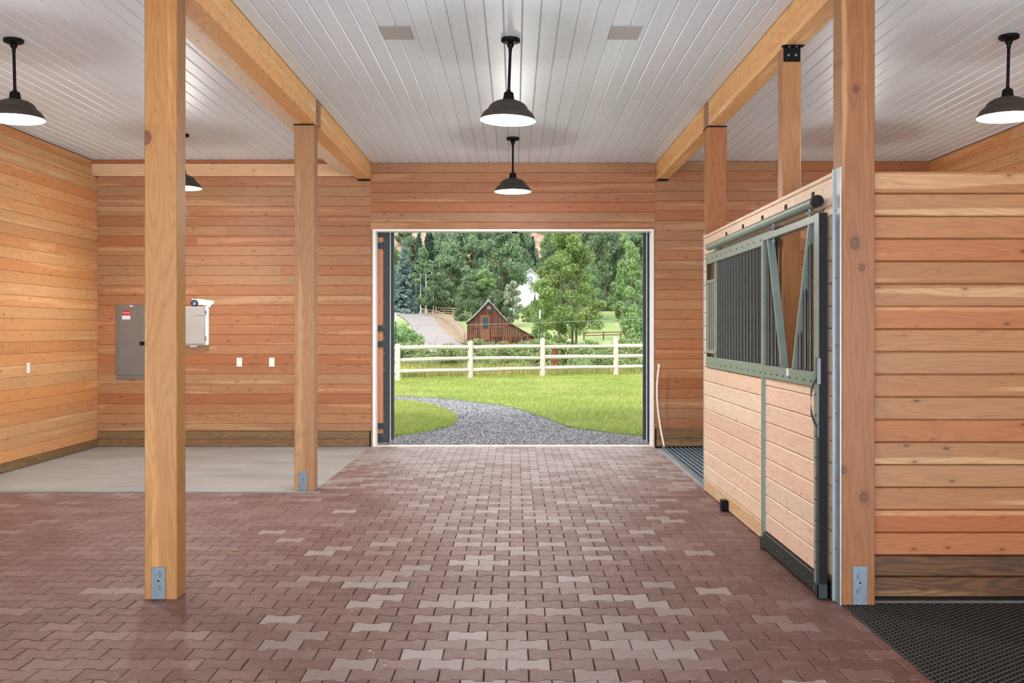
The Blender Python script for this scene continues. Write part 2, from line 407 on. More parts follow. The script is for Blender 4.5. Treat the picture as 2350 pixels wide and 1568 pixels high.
# right wall
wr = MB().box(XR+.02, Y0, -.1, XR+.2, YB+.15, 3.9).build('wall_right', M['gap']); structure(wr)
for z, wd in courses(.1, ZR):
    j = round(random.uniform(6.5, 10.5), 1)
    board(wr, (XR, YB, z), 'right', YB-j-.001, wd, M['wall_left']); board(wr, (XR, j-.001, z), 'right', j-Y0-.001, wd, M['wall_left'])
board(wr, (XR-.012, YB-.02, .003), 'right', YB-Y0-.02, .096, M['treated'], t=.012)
# ceiling: boards run away from the camera
ce = MB().box(XL-.25, Y0, 3.78, XR+.2, YB+.15, 3.92).build('ceiling', M['gap']); structure(ce)
def ceil_bay(x0, x1, z, phase):
    x = x0-phase; k = 0
    while x < x1-.004:
        a = max(x, x0); b = min(x+.1298, x1)
        cuts = [Y0]+sorted([round(random.uniform(3.5, 7.3), 1), round(random.uniform(8.2, 11.4), 1)])+[YB]
        if random.random() < .35: cuts.pop(1)
        for c0, c1 in zip(cuts, cuts[1:]):
            board(ce, (a, c0, z), 'ceil', c1-c0-.0012, b-a, M['ceil'], t=.02, jit=.0006, ch=.0075)
        x += .1298
ceil_bay(XL-.08, -2.04, ZL, 0); ceil_bay(-1.885, 1.85, ZC, .012+.0); ceil_bay(1.985, XR, ZR, 0)
# roof and eaves outside
rf = MB().prism([(XL-.9, 3.93), (XR+.9, 3.93), (XR+.9, 4.0), (0, 6.2), (XL-.9, 4.0)], Y0-1, YB+1.0, 'xz').build('roof', M['doorsteel']); structure(rf)

# ------------------------------------------------------------------ trim of the doorway
tr = MB().box(OX0, YB-.012, .0, OX0+.038, YB+.175, OZ-.028).box(OX1-.03, YB-.012, 0, OX1, YB+.175, OZ-.028).box(OX0, YB-.012, OZ-.028, OX1, YB+.175, OZ).build('trim_1', M['white']); structure(tr)
M['sill'] = plain('pale_threshold', (222,206,192), .6)
th = MB().box(TX0, YB-.005, -.04, TX1, YB+.13, .008).build('trim_2', M['sill']); structure(th)
tag(MB().box(-.04, YB+.02, OZ-.05, .03, YB+.06, OZ-.0285).build('door_stop', M['black']), 'small black steel stop under the middle of the white door head', 'door stop')
# sliding barn door leaves, pushed open outside the wall
def leaf(x0, x1, sgn):
    d = empty('door_1' if sgn < 0 else 'door_2', ((x0+x1)/2, YB+.21, 0), kind='structure')
    def put(mb, n, m, p=d):
        mb.v = [(v[0]-(x0+x1)/2, v[1], v[2]) for v in mb.v]; return mb.build(n, m, p)
    e = x1 if sgn < 0 else x0; s = sgn                            # e = free edge, s points inwards to the leaf body
    def bx(a, y0, z0, b, y1, z1): return MB().box(min(e+s*a, e+s*b), y0, z0, max(e+s*a, e+s*b), y1, z1)
    put(bx(0, 0, .03, .088, .05, 2.88), 'stile', M['doorsteel'])
    put(bx(x1-x0-.1, 0, .03, x1-x0, .05, 2.88), 'stile', M['doorsteel'])
    put(bx(-.006, .005, .03, 0, .045, 2.88), 'edge_seal', M['white'])
    for z in (.03, 2.76):
        put(bx(.088, 0, z, x1-x0-.1, .05, z+(.12 if z != 1.36 else .10)), 'rail', M['doorsteel'])
    n = int((x1-x0-.19)/.135)
    for i in range(n+1):
        a = .088+i*.135; b = min(a+.134, x1-x0-.1)
        if b-a > .01:
            q = bx(a, .015, .15, b, .04, 2.76); put(q, 'plank', M['doorwood'])
    for z in (.21, 1.30, 1.51, 2.61):
        q = MB().prism([(e+s*.0, z-.02), (e+s*.07, z-.02), (e+s*.11, z-.002), (e+s*.45, z-.002), (e+s*.45, z+.078), (e+s*.11, z+.078), (e+s*.07, z+.10), (e+s*.0, z+.10)], -.008, 0.0, 'xz'); st = put(q, 'strap', M['doorsteel'])
    q = MB()
    for z in (.12, .3, .42, 1.0, 1.22, 1.42, 1.57, 1.9, 2.3, 2.55, 2.72):
        q.tube([(e+s*.078, -.001, z), (e+s*.078, -.009, z)], .009, 8)
    put(q, 'bolts', M['zinc'])
    put(bx(-.045, .07, .03+.03, .0, .11, 2.88), 'meeting_stile', M['doorsteel'])
M['doorwood'] = wood('door_planks', (204,142,104), (160,104,70), (216,168,126), axis='z', sap=.4, cath=.2, knot=.6)
leaf(-3.5, -1.664, -1); leaf(1.757, 3.6, 1)

# ------------------------------------------------------------------ beams and posts
def beam(x0, x1, label, y0=Y0):
    b = empty('ceiling_beam', ((x0+x1)/2, YB, ZB), 0, label, 'beam', 'long ceiling beams of the aisle')
    cx = (x0+x1)/2; h = (x1-x0)/2; z1 = ZC+.06
    n = 6; dz = (z1-ZB)/n
    for k in range(n):                                            # laminations of the glulam
        q = MB().bbox(-h, y0-YB, k*dz+.0003, h, -.008, (k+1)*dz-.0003, .0015); q.build('lamination', M['beam'], b)
    q = MB().box(-h-.003, -.16, -.006, h+.003, -.007, 0); q.build('bearing_plate', M['black'], b)
    return b
beam(-2.04, -1.887, 'long glued timber beam along the ceiling on the left side of the aisle')
beam(1.85, 1.985, 'long glued timber beam along the ceiling on the right side of the aisle')
MB_l = MB().bbox(-2.287, Y0, 3.556, -2.042, YB-.02, 3.753, .003).build('ledger', M['ledger']); 
tag(MB_l, 'pale timber ledger running beside the left ceiling beam, on its outer side', 'ledger')
def plate(parent, cx, yf, z0, wd, h, bolts=True, gapc=True):
    p = MB().bbox(cx-wd/2, yf-.006, z0, cx+wd/2, yf, z0+h, .002).build('base_plate', M['zinc'], parent)
    for zz in (z0+h*.37, z0+h*.76):
        q = MB().tube([(cx, yf-.006, zz), (cx, yf-.010, zz)], .021, 16).tube([(cx, yf-.01, zz), (cx, yf-.022, zz)], .0145, 6); q.build('bolt', M['zinc'], p)
    q = MB().tube([(cx, yf-.006, z0+h*.57), (cx, yf-.0068, z0+h*.57)], .006, 10).build('bolt_hole', M['black'], p)
def post(x0, x1, y, d, label, mat, zt=ZB, z0=0):
    p = empty('timber_post', ((x0+x1)/2, y+d/2, z0), 0, label, 'post', 'timber posts of the barn')
    h = (x1-x0)/2
    MB().bbox(-h, -d/2, 0, h, d/2, zt-z0-.001, .004).build('shaft', mat, p)
    return p
m1 = postmat('fir_post_left_front', [(1.53+(757-316)/405, -.083, .026), (1.53+16/405, -.147, .023)], (154,110,64), (122,78,40))
p1 = post(-2.10, -1.915, 5.43, .145, 'nearest timber post on the left, round knots and a silver base plate', m1)
plate(p1, (364.5-CX)/405+2.0075, -.0725, .004, .081, .182)
m2 = postmat('fir_post_left_rear', (), (152,102,64), (116,70,40))
p2 = post(-2.098, -1.905, 9.106, .145, 'reddish timber post on the left, standing where pavers meet concrete', m2)
plate(p2, (695-CX)/241.6+2.0015, -.0725, .004, .083, .178)
m3 = postmat('fir_post_right_front', [(1.53+197/410, -.02, .022), (1.53+142/410, .02, .014), (1.53-383/412, .03, .02), (1.53-321/412, -.082, .014), (1.53+541/405, -.015, .014)], (130,76,40), (96,52,26))
p3 = post(1.812, 1.997, 5.318, .145, 'nearest timber post on the right, at the end of the stall front', m3)
plate(p3, (1973-CX)/413.7-1.9045, -.0725, .004, .083, .215)
p4 = post(1.842, 2.03, 9.19, .145, 'timber post at the far end of the horse stall', m2)
p5 = post(1.842, 1.968, 6.6, .12, 'slimmer timber post above the stall door with black cap bracket', M['post'])
q = MB().bbox(-.058, -.066, ZB-.105, .058, -.0605, ZB-.001, .002).bbox(-.075, -.11, ZB-.007, .075, -.06, ZB-.001, .002).build('cap_bracket', M['black'], p5)
s_ = MB()
for a in (-.025, .025):
    s_.tube([(a, -.066, ZB-.062), (a, -.074, ZB-.062)], .009, 8); s_.tube([(a, -.09, ZB-.007), (a, -.09, ZB-.013)], .009, 8)
s_.build('bolts', M['zinc'], q)
# tongues of the rear posts passing beside the beam, with their hanger flanges
for p, xf, sg in ((p2, -1.887, 1), (p4, 1.85, -1)):
    px, py = p.location.x, p.location.y
    MB().box(min(xf, xf+sg*.012)-px, -.0725, ZB+.0, max(xf, xf+sg*.012)-px, .0725, ZC-.001).build('post_tongue', M['post'], p)
    for sy in (-1, 1):
        h_ = MB().box(min(xf, xf+sg*.004)-px, sy*.088-.014, ZB-.005, max(xf, xf+sg*.004)-px, sy*.088+.014, ZC-.004).build('hanger_flange', M['steel'], p)
        s_ = MB()
        for k in range(5): s_.tube([(xf+sg*.004-px, sy*.09, ZB+.03+k*.045), (xf+sg*.009-px, sy*.09, ZB+.03+k*.045)], .006, 6)
        s_.build('nail', M['black'], h_)
    MB().box(-.1, -.11, ZB-.008, .09, .11, ZB-.0015).build('cap_plate', M['black'], p)

# ------------------------------------------------------------------ near stall partition (faces the camera) and far partition
M['gravelstrip'] = plain('dull_floor_strip', (112,100,92), .8)
def partition(y, x0, x1, ztop, label, kick, side_post=True):
    s = empty('stall_partition', ((x0+x1)/2, y, 0), 0, label, 'partition')
    L = x1-x0; ox = -(x1-x0)/2
    k1 = .02
    board(s, (ox+.0, .006, k1), 'back', L, .115, M['kick'], t=.03, ch=.006); board(s, (ox, .006, k1+.117), 'back', L, .118, M['kick'], t=.03, ch=.006)
    z = k1+.238; n = 17; pt = (ztop-z)/n
    for k in range(n): board(s, (ox, 0, z+k*pt), 'back', L, pt, M['part'], t=.038, ch=.006)
    MB().box(ox-.018, -.004, .0, ox, .045, ztop+(.05 if side_post else 0)).build('channel', M['steel'], s)
    MB().box(ox, .012, 0.0, ox+L, .043, .017).build('bottom_channel', M['black'], s)
    MB().box(ox, -.022, 0.0, ox+L, .005, .004).build('floor_strip', M['gravelstrip'], s)
    q = MB()
    for k in range(12): q.tube([(ox-.009, -.004, .15+k*.21), (ox-.009, -.008, .15+k*.21)], .005, 6)
    q.build('screw', M['black'], s)
    return s
partition(5.40, 2.017, 5.38, 2.425, 'stall side partition of orange boards facing the camera, dark boards at its foot', True)
partition(9.35, 2.05, 5.38, 2.42, 'far stall partition of boards between the stall and the wash bay', True, False)

# ------------------------------------------------------------------ stall front
XS = 1.792; TS = .04
sf = empty('stall_front', (XS, 7.3, 0), 0, 'fixed stall front of pale boards with a black bar grille', 'stall front')
def SB(ymax, ymin, z0, z1, mat=M['stall'], pitch=.128, t=.038, x=XS):
    for z, wd in courses(z0, z1, pitch): board(sf, (x-XS, ymax-7.3, z), 'right', ymax-ymin, wd, mat, t=t, ch=.006, jit=.001)
def F0(mb): mb.v = [(v[0]-XS, v[1]-7.3, v[2]) for v in mb.v]; return mb
def sfp(mb, n, m, parent=sf, **k): return F0(mb).build(n, m, parent, **k)
YF, YN = 9.09, 5.466
SB(YF, YN, 2.235, 2.425, pitch=.16); SB(YN, 5.424, 2.235, 2.425, pitch=.16, t=.018)
SB(YF, 6.63, .13, 1.18, pitch=.131)
SB(YF, 8.95, 1.18, 2.235)
SB(5.56, 5.424, .13, 2.235, t=.018)
SB(YF, 6.63, .006, .13, M['treated_p'] if 'treated_p' in M else M['pale'], pitch=.124)
SB(5.56, 5.424, .006, .13, M['treated'], pitch=.124, t=.018)
sfp(MB().box(XS-.004, YF, 0, XS+.046, YF+.018, 2.435), 'end_channel', M['steel'])
q = sfp(MB().box(XS+.012, 5.320, .0, XS+.019, 5.422, 2.435).box(XS+.0, 5.412, 0, XS+.012, 5.422, 2.435), 'corner_channel', M['steel'])
s_ = MB()
for k in range(6): s_.tube([(XS+.012, 5.38, .3+k*.38), (XS+.009, 5.38, .3+k*.38)], .004, 6)
sfp(s_, 'screw', M['black'], q)
sfp(MB().box(XS+.005, 5.56, 1.9, XS+.045, 5.585, 2.235).box(XS+.005, 5.56, 0.0, XS+.045, 5.575, 1.9), 'jamb_channel', M['dkgreen'])
# grille panel: bands, bars
GY0, GY1 = 8.93, 6.66
def band(y0, y1, z0, z1, x0, x1, n, m, parent=sf): return sfp(MB().bbox(x0, y1, z0, x1, y0, z1, .003), n, m, parent)
band(GY0+.02, GY1, 2.135, 2.232, XS-.012, XS+.032, 'top_band', M['green'])
band(GY0+.02, GY1, 1.182, 1.28, XS-.012, XS+.032, 'lower_band', M['green'])
band(GY0+.02, GY0-.025, 1.28, 2.135, XS-.006, XS+.03, 'grille_stile', M['dkgreen'])
band(6.70, 6.655, 0.0, 2.232, XS-.006, XS+.034, 'door_jamb', M['dkgreen'])
for zz in (2.18, 1.222):
    s_ = MB()
    for k in range(12):
        yy = 8.85-k*.19; s_.tube([(XS-.012, yy, zz), (XS-.0155, yy, zz)], .006, 6)
    sfp(s_, 'screw', M['black'])
BARM = MB().tube([(0, 0, 1.275), (0, 0, 2.14)], .0138, 10, False).mesh('bar', M['bar'], True)
yy = 8.47
while yy > 6.74:
    link('bar', BARM, sf, Matrix.Translation((.01, yy-7.3, 0))); yy -= .104
# small feeder gate at the far end of the grille
fg = band(8.885, 8.865, 1.33, 1.97, XS-.022, XS-.006, 'feeder_gate', M['green'])
for z0_, z1_ in ((1.315, 1.345), (1.955, 1.985)): band(8.90, 8.50, z0_, z1_, XS-.024, XS-.004, 'gate_rail', M['green'], sf)
for k in range(5): sfp(MB().tube([(XS-.014, 8.81-k*.085, 1.34), (XS-.014, 8.81-k*.085, 1.96)], .006, 8), 'gate_bar', M['green'], sf)
band(8.53, 8.51, 1.28, 2.135, XS-.02, XS+.0, 'gate_stile', M['green'])
# track
TXX = 1.742; tz = 2.272
sfp(MB().tube([(TXX, 8.62, tz), (TXX, 5.535, tz)], .031, 20), 'track', M['steel_t'] if 'steel_t' in M else M['green'], auto=40)
cap = sfp(MB().tube([(TXX, 5.55, tz), (TXX, 5.515, tz)], .0345, 24), 'track_end_cap', M['black'], auto=40)
for yb in (5.76, 6.34, 6.94, 7.53, 8.12):
    sfp(MB().bbox(TXX+.012, yb-.015, tz+.024, XS, yb+.015, tz+.034, .001).bbox(XS-.006, yb-.02, tz+.03, XS, yb+.02, tz+.085, .001), 'track_bracket', M['black'])
sfp(MB().box(1.735, 8.3, 2.236, XS-.0, 8.36, 2.242), 'shim', M['zinc'])
# kick box on the floor
tag(MB().bbox(1.735, 8.04, .0, 1.79, 8.13, .095, .004).bbox(1.742, 8.035, .02, 1.783, 8.04, .085, .002).build('floor_guide', M['black']), 'small black door guide box on the pavers against the stall front', 'door guide')
sfp(MB().bbox(XS-.008, 5.43, .0, XS-.0015, 5.555, .105, .002), 'corner_bracket', M['black'])

# sliding stall door
XD = 1.72
sd = empty('stall_door', (XD, 6.07, 0), 0, 'sliding stall door with a V shaped opening above pale boards', 'stall door')
def D0(mb): mb.v = [(v[0]-XD, v[1]-6.07, v[2]) for v in mb.v]; return mb
def sdp(mb, n, m, parent=sd, **k): return D0(mb).build(n, m, parent, **k)
DY0, DY1 = 6.70, 5.43
def dband(y0, y1, z0, z1, n, m, x0=XD, x1=XD+.048): return sdp(MB().bbox(x0, min(y0, y1), z0, x1, max(y0, y1), z1, .003), n, m)
dband(DY0, DY0-.045, .02, 2.19, 'stile', M['green'])
near_st = sdp(MB().bbox(XD, DY1, .02, XD+.048, DY1+.09, 2.195, .003), 'stile', M['green2'] if 'green2' in M else M['green'])
sdp(MB().box(XD+.002, DY1-.003, .02, XD+.0485, DY1, 2.193), 'edge_channel', M['black'])
dband(DY0-.045, DY1+.09, 2.146, 2.192, 'top_rail', M['green'])
dband(DY0-.045, DY1+.09, 1.20, 1.285, 'middle_rail', M['green'])
dband(DY0-.045, DY1+.09, .022, .128, 'bottom_rail', M['dkgreen'])
for k in range(9):
    z = .13+k*.1265; wd = min(.1265, 1.20-z)
    if wd > .01: board(sd, (.018, DY0-.046-6.07, z), 'right', 1.134, wd, M['stall'], t=.025, ch=.006)
# V arms: flat bars set on edge
for (yt, yb_) in ((6.54, 6.20), (5.62, 5.955)):
    sdp(MB().add([(XD, yt-.012, 2.146), (XD, yt+.012, 2.146), (XD+.046, yt+.012, 2.146), (XD+.046, yt-.012, 2.146),
                  (XD, yb_-.012, 1.285), (XD, yb_+.012, 1.285), (XD+.046, yb_+.012, 1.285), (XD+.046, yb_-.012, 1.285)],
                 [(0,1,2,3),(7,6,5,4),(0,4,5,1),(1,5,6,2),(2,6,7,3),(3,7,4,0)]), 'v_arm', M['green'])
def arm_y(z, yt, yb_): return yb_+(yt-yb_)*(z-1.285)/(2.146-1.285)
for k in range(5):
    y = 6.60-k*.092
    if y < 6.215: break
    # left triangle lies between far stile and the arm: bar reaches from the middle rail up to the arm
    zt = 1.285+(y-6.20)/(6.54-6.20)*(.861) if y < 6.54 else 2.146
    sdp(MB().tube([(XD+.024, y, 1.28), (XD+.024, y, min(zt, 2.146))], .0135, 10), 'bar', M['bar'], auto=50)
for k in range(4):
    y = 5.56+k*.102
    zt = 1.285+(5.955-y)/(5.955-5.62)*.861 if y > 5.62 else 2.146
    if zt > 1.32: sdp(MB().tube([(XD+.024, y, 1.28), (XD+.024, y, min(zt, 2.146))], .0135, 10), 'bar', M['bar'], auto=50)
for zz, m_ in ((1.232, 'black'), (.075, 'zinc')):
    s_ = MB()
    for k in range(8): s_.tube([(XD, 6.58-k*.145, zz), (XD-.0035, 6.58-k*.145, zz)], .0055, 6)
    sdp(s_, 'screw', M[m_])
s_ = MB()
for k in range(9): s_.tube([(XD, DY1+.05, .2+k*.12), (XD-.003, DY1+.05, .2+k*.12)], .005, 6)
sdp(s_, 'screw', M['black'])
sdp(MB().box(XD-.0015, 6.03, 1.24, XD-.0002, 6.075, 1.284), 'sticker', M['white'])
# handle and latch strip
hz = [(XD-.004, 1.26), (XD-.018, 1.24), (XD-.036, 1.19), (XD-.042, 1.12), (XD-.036, 1.05), (XD-.018, 1.0), (XD-.004, .98)]
sdp(MB().tube([(x_, DY1+.012, z_) for x_, z_ in hz], .0065, 8), 'handle', M['dkgreen'], auto=50)
sdp(MB().bbox(XD-.012, DY1-.004, 1.22, XD+.012, DY1+.024, 1.37, .002).bbox(XD-.008, DY1, .92, XD, DY1+.026, .99, .002), 'latch', M['bar'])
sdp(MB().bbox(XD-.009, DY1-.004, .0, XD+.0, DY1+.014, .92, .002), 'edge_angle', M['dkgreen'])
sdp(MB().bbox(XD-.01, DY1-.004, .005, XD+.05, DY1+.05, .09, .003), 'foot_bracket', M['dkgreen'])
sdp(MB().bbox(XD-.008, DY0-.04, .0, XD+.03, DY0+.008, .09, .003), 'foot_bracket', M['dkgreen'])
for y in (5.66, 6.45):
    sdp(MB().bbox(XD+.008, y-.03, 2.19, XD+.03, y+.03, 2.198, .001).tube([(XD+.02, y, 2.195), (XD+.02, y, 2.245)], .008, 8).bbox(XD+.006, y-.018, 2.212, XD+.034, y+.018, 2.224, .002), 'hanger', M['zinc'])
sdp(MB().tube([(XD+.022, 6.46, 2.148), (XD+.022, 6.46, 2.11)], .008, 8).tube([(XD+.022, 6.46, 2.132), (XD+.022, 6.46, 2.122)], .014, 6), 'adjusting_bolt', M['zinc'])

# ------------------------------------------------------------------ rubber mat with lugs, wash bay grating
mt = empty('rubber_mat', (2.9, 4.4, -.01), 0, 'black rubber grid mat on the floor at the near right corner', 'mat')
base = MB().box(XP+.004-2.9, 2.6-4.4, -.002, 5.3-2.9, 5.375-4.4, .004).build('mat_base', M['rubber'], mt)
q = MB(); P_ = .053
ny = int((5.36-3.5)/.019)+1; nx = int((3.35-1.83)/P_)
for j in range(ny):
    for i in range(nx):
        x = 1.832+i*P_+(.0265 if j % 2 else 0)-2.9; y = 3.5+j*.019-4.4
        if y > 5.36-4.4: continue
        if CX+(x+2.9)*F/(y+4.4) > 2420 or y+4.4 < 3.9: continue
        vs = []
        for rr, zz in ((1, .004), (.8, .0115), (.35, .0135)):
            for a in range(6):
                t_ = a*math.pi/3; vs.append((x+math.cos(t_)*.0185*rr, y+math.sin(t_)*.0068*rr, zz))
        q.add(vs, [(k, (k+1)%6, 6+(k+1)%6, 6+k) for k in range(6)]+[(6+k, 6+(k+1)%6, 12+(k+1)%6, 12+k) for k in range(6)]+[(12,13,14,15,16,17)])
o = q.build('lugs', M['rubber'], mt, smooth=True); o['kind'] = 'stuff'
gr = empty('floor_grating', (3.4, 10.9, -.02), 0, 'blue-grey ribbed floor grating of the wash bay beyond the stall', 'grating')
gx0 = 1.90
MB().prism([(1.885-3.4, 9.25-10.9), (5.3-3.4, 9.25-10.9), (5.3-3.4, 12.5-10.9), (1.925-3.4, 12.5-10.9)], 0, .006).build('grating_base', M['dkgreen'], gr)
RB = MB().bbox(-.011, 9.25-10.9, .006, .011, 12.49-10.9, .02, .003).mesh('rib', M['ribmat'])
for k in range(58): link('rib', RB, gr, Matrix.Translation((gx0+.02+k*.057-3.4, 0, 0)))
MB().obox((1.889-3.4, 9.25-10.9, .012), (1.93-3.4, 12.49-10.9, .012), (.012, 0, 0), (0, 0, .009)).build('edge_strip', M['ribmat'], gr)
# curved white water pipe
pts = [P(1512, 842, 12.42), P(1508, 880, 12.42), P(1508, 915, 12.42), P(1511, 950, 12.42), P(1517, 990, 12.38), P(1524.5, 1026, 12.33)]
pts = [Vector(p) for p in pts]; dense = []
for i in range(len(pts)-1):
    for k in range(4):
        t_ = k/4; p0 = pts[max(i-1, 0)]; p1_ = pts[i]; p2_ = pts[i+1]; p3_ = pts[min(i+2, len(pts)-1)]
        dense.append(.5*((2*p1_)+(-p0+p2_)*t_+(2*p0-5*p1_+4*p2_-p3_)*t_*t_+(-p0+3*p1_-3*p2_+p3_)*t_**3))
dense.append(pts[-1])
pe = empty('water_pipe', dense[-1], 0, 'thin curved white plastic pipe rising from the floor right of the doorway', 'pipe')
q = MB().tube([p-dense[-1] for p in dense], .012, 10); q.build('tube', M['plastic'], pe, smooth=True)
q = MB().tube([dense[0]-dense[-1], dense[0]-dense[-1]+Vector((.001, 0, .035))], .017, 10); q.build('end_cap', M['plastic'], pe)

# ------------------------------------------------------------------ pendant lamps
bulbm = NT('lamp_glow'); em = bulbm.n('Emission'); em.inputs['Color'].default_value = (1, .96, .9, 1); em.inputs['Strength'].default_value = 14
bulbm.l(em.outputs[0], bulbm.out.inputs[0]); bulbm = bulbm.m
M['inner'] = plain('white_enamel', (238,236,230), .35, 0, .01)
def make_lamp():
    r = empty('pendant_lamp', (0, 0, 0))
    # origin at ceiling contact
    MB().lathe([(0, 0), (.068, 0), (.072, -.004), (.072, -.022), (.062, -.028), (.03, -.03), (0, -.03)], 32).build('canopy', M['black'], r, auto=40)
    b = MB().lathe([(0, -.028), (.018, -.03), (.026, -.042), (.027, -.052), (.020, -.064), (.014, -.075), (.014, -.095), (0, -.095)], 20); b.build('swivel', M['black'], r, auto=50)
    MB().tube([(0, 0, -.09), (0, 0, -.405)], .0115, 14).tube([(0, 0, -.385), (0, 0, -.41)], .0155, 14).build('stem', M['black'], r, auto=50)
    MB().lathe([(0, -.4), (.03, -.402), (.036, -.408), (.040, -.44), (.046, -.462), (.048, -.47), (0, -.47)], 28).build('socket_cup', M['black'], r, auto=50)
    out = [(.046, -.462), (.070, -.467), (.100, -.478), (.128, -.495), (.144, -.514), (.148, -.524), (.150, -.534), (.166, -.544), (.186, -.562), (.200, -.586), (.2085, -.610)]
    inn = [(x_-.004, z_-.003) for x_, z_ in out][::-1]
    sh = MB().lathe(out+[(.2085, -.614)], 48).build('shade', M['bronze'], r, smooth=True)
    MB().lathe([(.2085, -.614)]+inn[1:], 48).build('shade_lining', M['inner'], sh, smooth=True)
    MB().lathe([(0, -.50), (.02, -.503), (.035, -.53), (.042, -.555), (.035, -.582), (.018, -.596), (0, -.6)], 20).build('bulb', bulbm, r, smooth=True)
    return r
lamp = make_lamp()
LP = [((-.033, 7.19, ZC), 'dark pendant lamp in the middle of the aisle ceiling, the nearer and larger one', (0, 2.0, 0)),
      ((-.025, 10.9, ZC), 'dark pendant lamp over the aisle, the farther one just before the doorway', (0, 0, 0)),
      ((-3.84, 7.34, ZL), 'dark pendant lamp in the left bay, nearest the left edge of the photo', (0, -1.5, 0)),
      ((-3.78, 10.9, ZL), 'dark pendant lamp half hidden behind the nearest left post', (0, 0, 0)),
      ((3.86, 10.9, ZR), 'dark pendant lamp added out of sight behind the nearest right post', (0, 0, 0)),  # unseen lamp, added to brighten the right back wall
      ((3.70, 7.18, ZR), 'dark pendant lamp in the right bay above the stall partition', (0, 1.5, 0))]
for i, (loc, lb, rot) in enumerate(LP):
    o = lamp if i == 0 else copy_tree(lamp)
    o.location = Vector(loc)-Vector((0, 0, .0008)); o.rotation_euler = [math.radians(a) for a in rot]
    tag(o, lb, 'lamp', 'pendant lamps hanging from the ceiling')
    pl = bpy.data.lights.new('overhead_light', 'POINT'); pl.energy = LAMP_W*.95; pl.color = (1, .97, .93); pl.shadow_soft_size = .14
    po = bpy.data.objects.new('overhead_light', pl); C.objects.link(po); po.location = Vector(loc)-Vector((0, 0, .68))
    sl_ = bpy.data.lights.new('lamp_downlight', 'SPOT'); sl_.energy = LAMP_W*2.4; sl_.color = (1, .96, .92); sl_.shadow_soft_size = .14; sl_.spot_size = math.radians(160); sl_.spot_blend = .7
    so = bpy.data.objects.new('lamp_downlight', sl_); C.objects.link(so); so.location = Vector(loc)-Vector((0, 0, .66))
# unseen point lights without lamp bodies, added overhead to brighten the near floor
for x_ in (-3.8, 0, 3.7):
    pl = bpy.data.lights.new('overhead_light', 'POINT'); pl.energy = LAMP_W*.2; pl.color = (1, .95, .88); pl.shadow_soft_size = .15
    po = bpy.data.objects.new('overhead_light', pl); C.objects.link(po); po.location = (x_, 2.6, 3.1)
# ceiling speakers
def speaker(x, lb):
    r = empty('ceiling_speaker', (x, 7.035, ZC-.0008), 0, lb, 'speaker', 'flat square ceiling speakers')
    MB().bbox(-.112, -.165, -.004, .112, .165, 0, .001).build('frame', M['grille'], r)
    MB().bbox(-.103, -.156, -.006, .103, .156, -.004, .001).build('grille', M['grille'], r)
M['grille'] = plain('speaker_grille', (176,175,172), .7, 0, .03, 200)
speaker(-.868, 'flat grey ceiling speaker panel left of the nearer centre lamp'); speaker(.806, 'flat grey ceiling speaker panel right of the nearer centre lamp')

# ------------------------------------------------------------------ things on the back wall
S = F/YB; YW = YB-.001
def wx(px): return (px-CX)/S
def wz(py): return EYE+(CY-py)/S
def text(s, size, mat, parent, M4, name='lettering', ext=.0004):
    cu = bpy.data.curves.new(name, 'FONT'); cu.body = s; cu.size = size; cu.extrude = ext; cu.align_x = 'CENTER'; cu.align_y = 'CENTER'
    to = bpy.data.objects.new(name, cu); dg = bpy.context.evaluated_depsgraph_get()
    C.objects.link(to); dg.update(); me = bpy.data.meshes.new_from_object(to.evaluated_get(bpy.context.evaluated_depsgraph_get()))
    bpy.data.objects.remove(to); me.materials.clear(); me.materials.append(mat); o = link(name, me, parent, M4); return o
R90 = Matrix.Rotation(math.pi/2, 4, 'X')
x0, x1, z0, z1 = wx(267), wx(337), wz(870), wz(700)
ep = empty('breaker_panel', ((x0+x1)/2, YW, z0), 0, 'tall grey electrical breaker panel on the back wall with a red warning label', 'electrical panel')
w2 = (x1-x0)/2; h = z1-z0
MB().bbox(-w2, -.014, 0, w2, -.001, h, .003).build('trim_plate', M['grey'], ep)
dd = MB().bbox(-w2+.035, -.022, .045, w2-.02, -.014, h-.05, .003).build('door', M['grey'], ep)
q = MB()
for a in (.04, .07, .1): q.box(w2-.02-a-.004, -.024, .07, w2-.02-a, -.022, h-.07)
q.box(-w2+.04, -.0235, .06, w2-.03, -.022, .066).box(-w2+.04, -.0235, h-.075, w2-.03, -.022, h-.069)
q.build('door_rib', M['grey'], dd)
q = MB().bbox(w2-.085, -.030, h*.455, w2-.02, -.022, h*.505, .003).build('latch', M['black'], dd)
q = MB().box(-w2+.085, -.0226, h-.14, -w2+.19, -.0221, h-.075)
M['red'] = plain('label_red', (176,30,30), .5); M['ink'] = plain('black_ink', (30,28,28), .6)
lb = q.build('warning_label', M['red'], dd)
MB().box(-w2+.085, -.0226, h-.19, -w2+.19, -.0221, h-.14).build('white_label', M['white'], lb)
text('DANGER', .022, M['white'], lb, Matrix.Translation((-w2+.1375, -.0229, h-.106)) @ R90)
text('ELECTRICAL HAZARD', .009, M['ink'], lb, Matrix.Translation((-w2+.1375, -.0229, h-.155)) @ R90)
text('AUTHORIZED ONLY', .009, M['ink'], lb, Matrix.Translation((-w2+.1375, -.0229, h-.173)) @ R90)
MB().box(-.02, -.0148, h-.022, .025, -.0142, h-.008).build('maker_plate', M['white'], ep)
q = MB()
for zz in (.04, h*.5, h-.04): q.tube([(-w2+.017, -.014, zz), (-w2+.017, -.017, zz)], .005, 8)
q.build('screw', M['zinc'], ep)
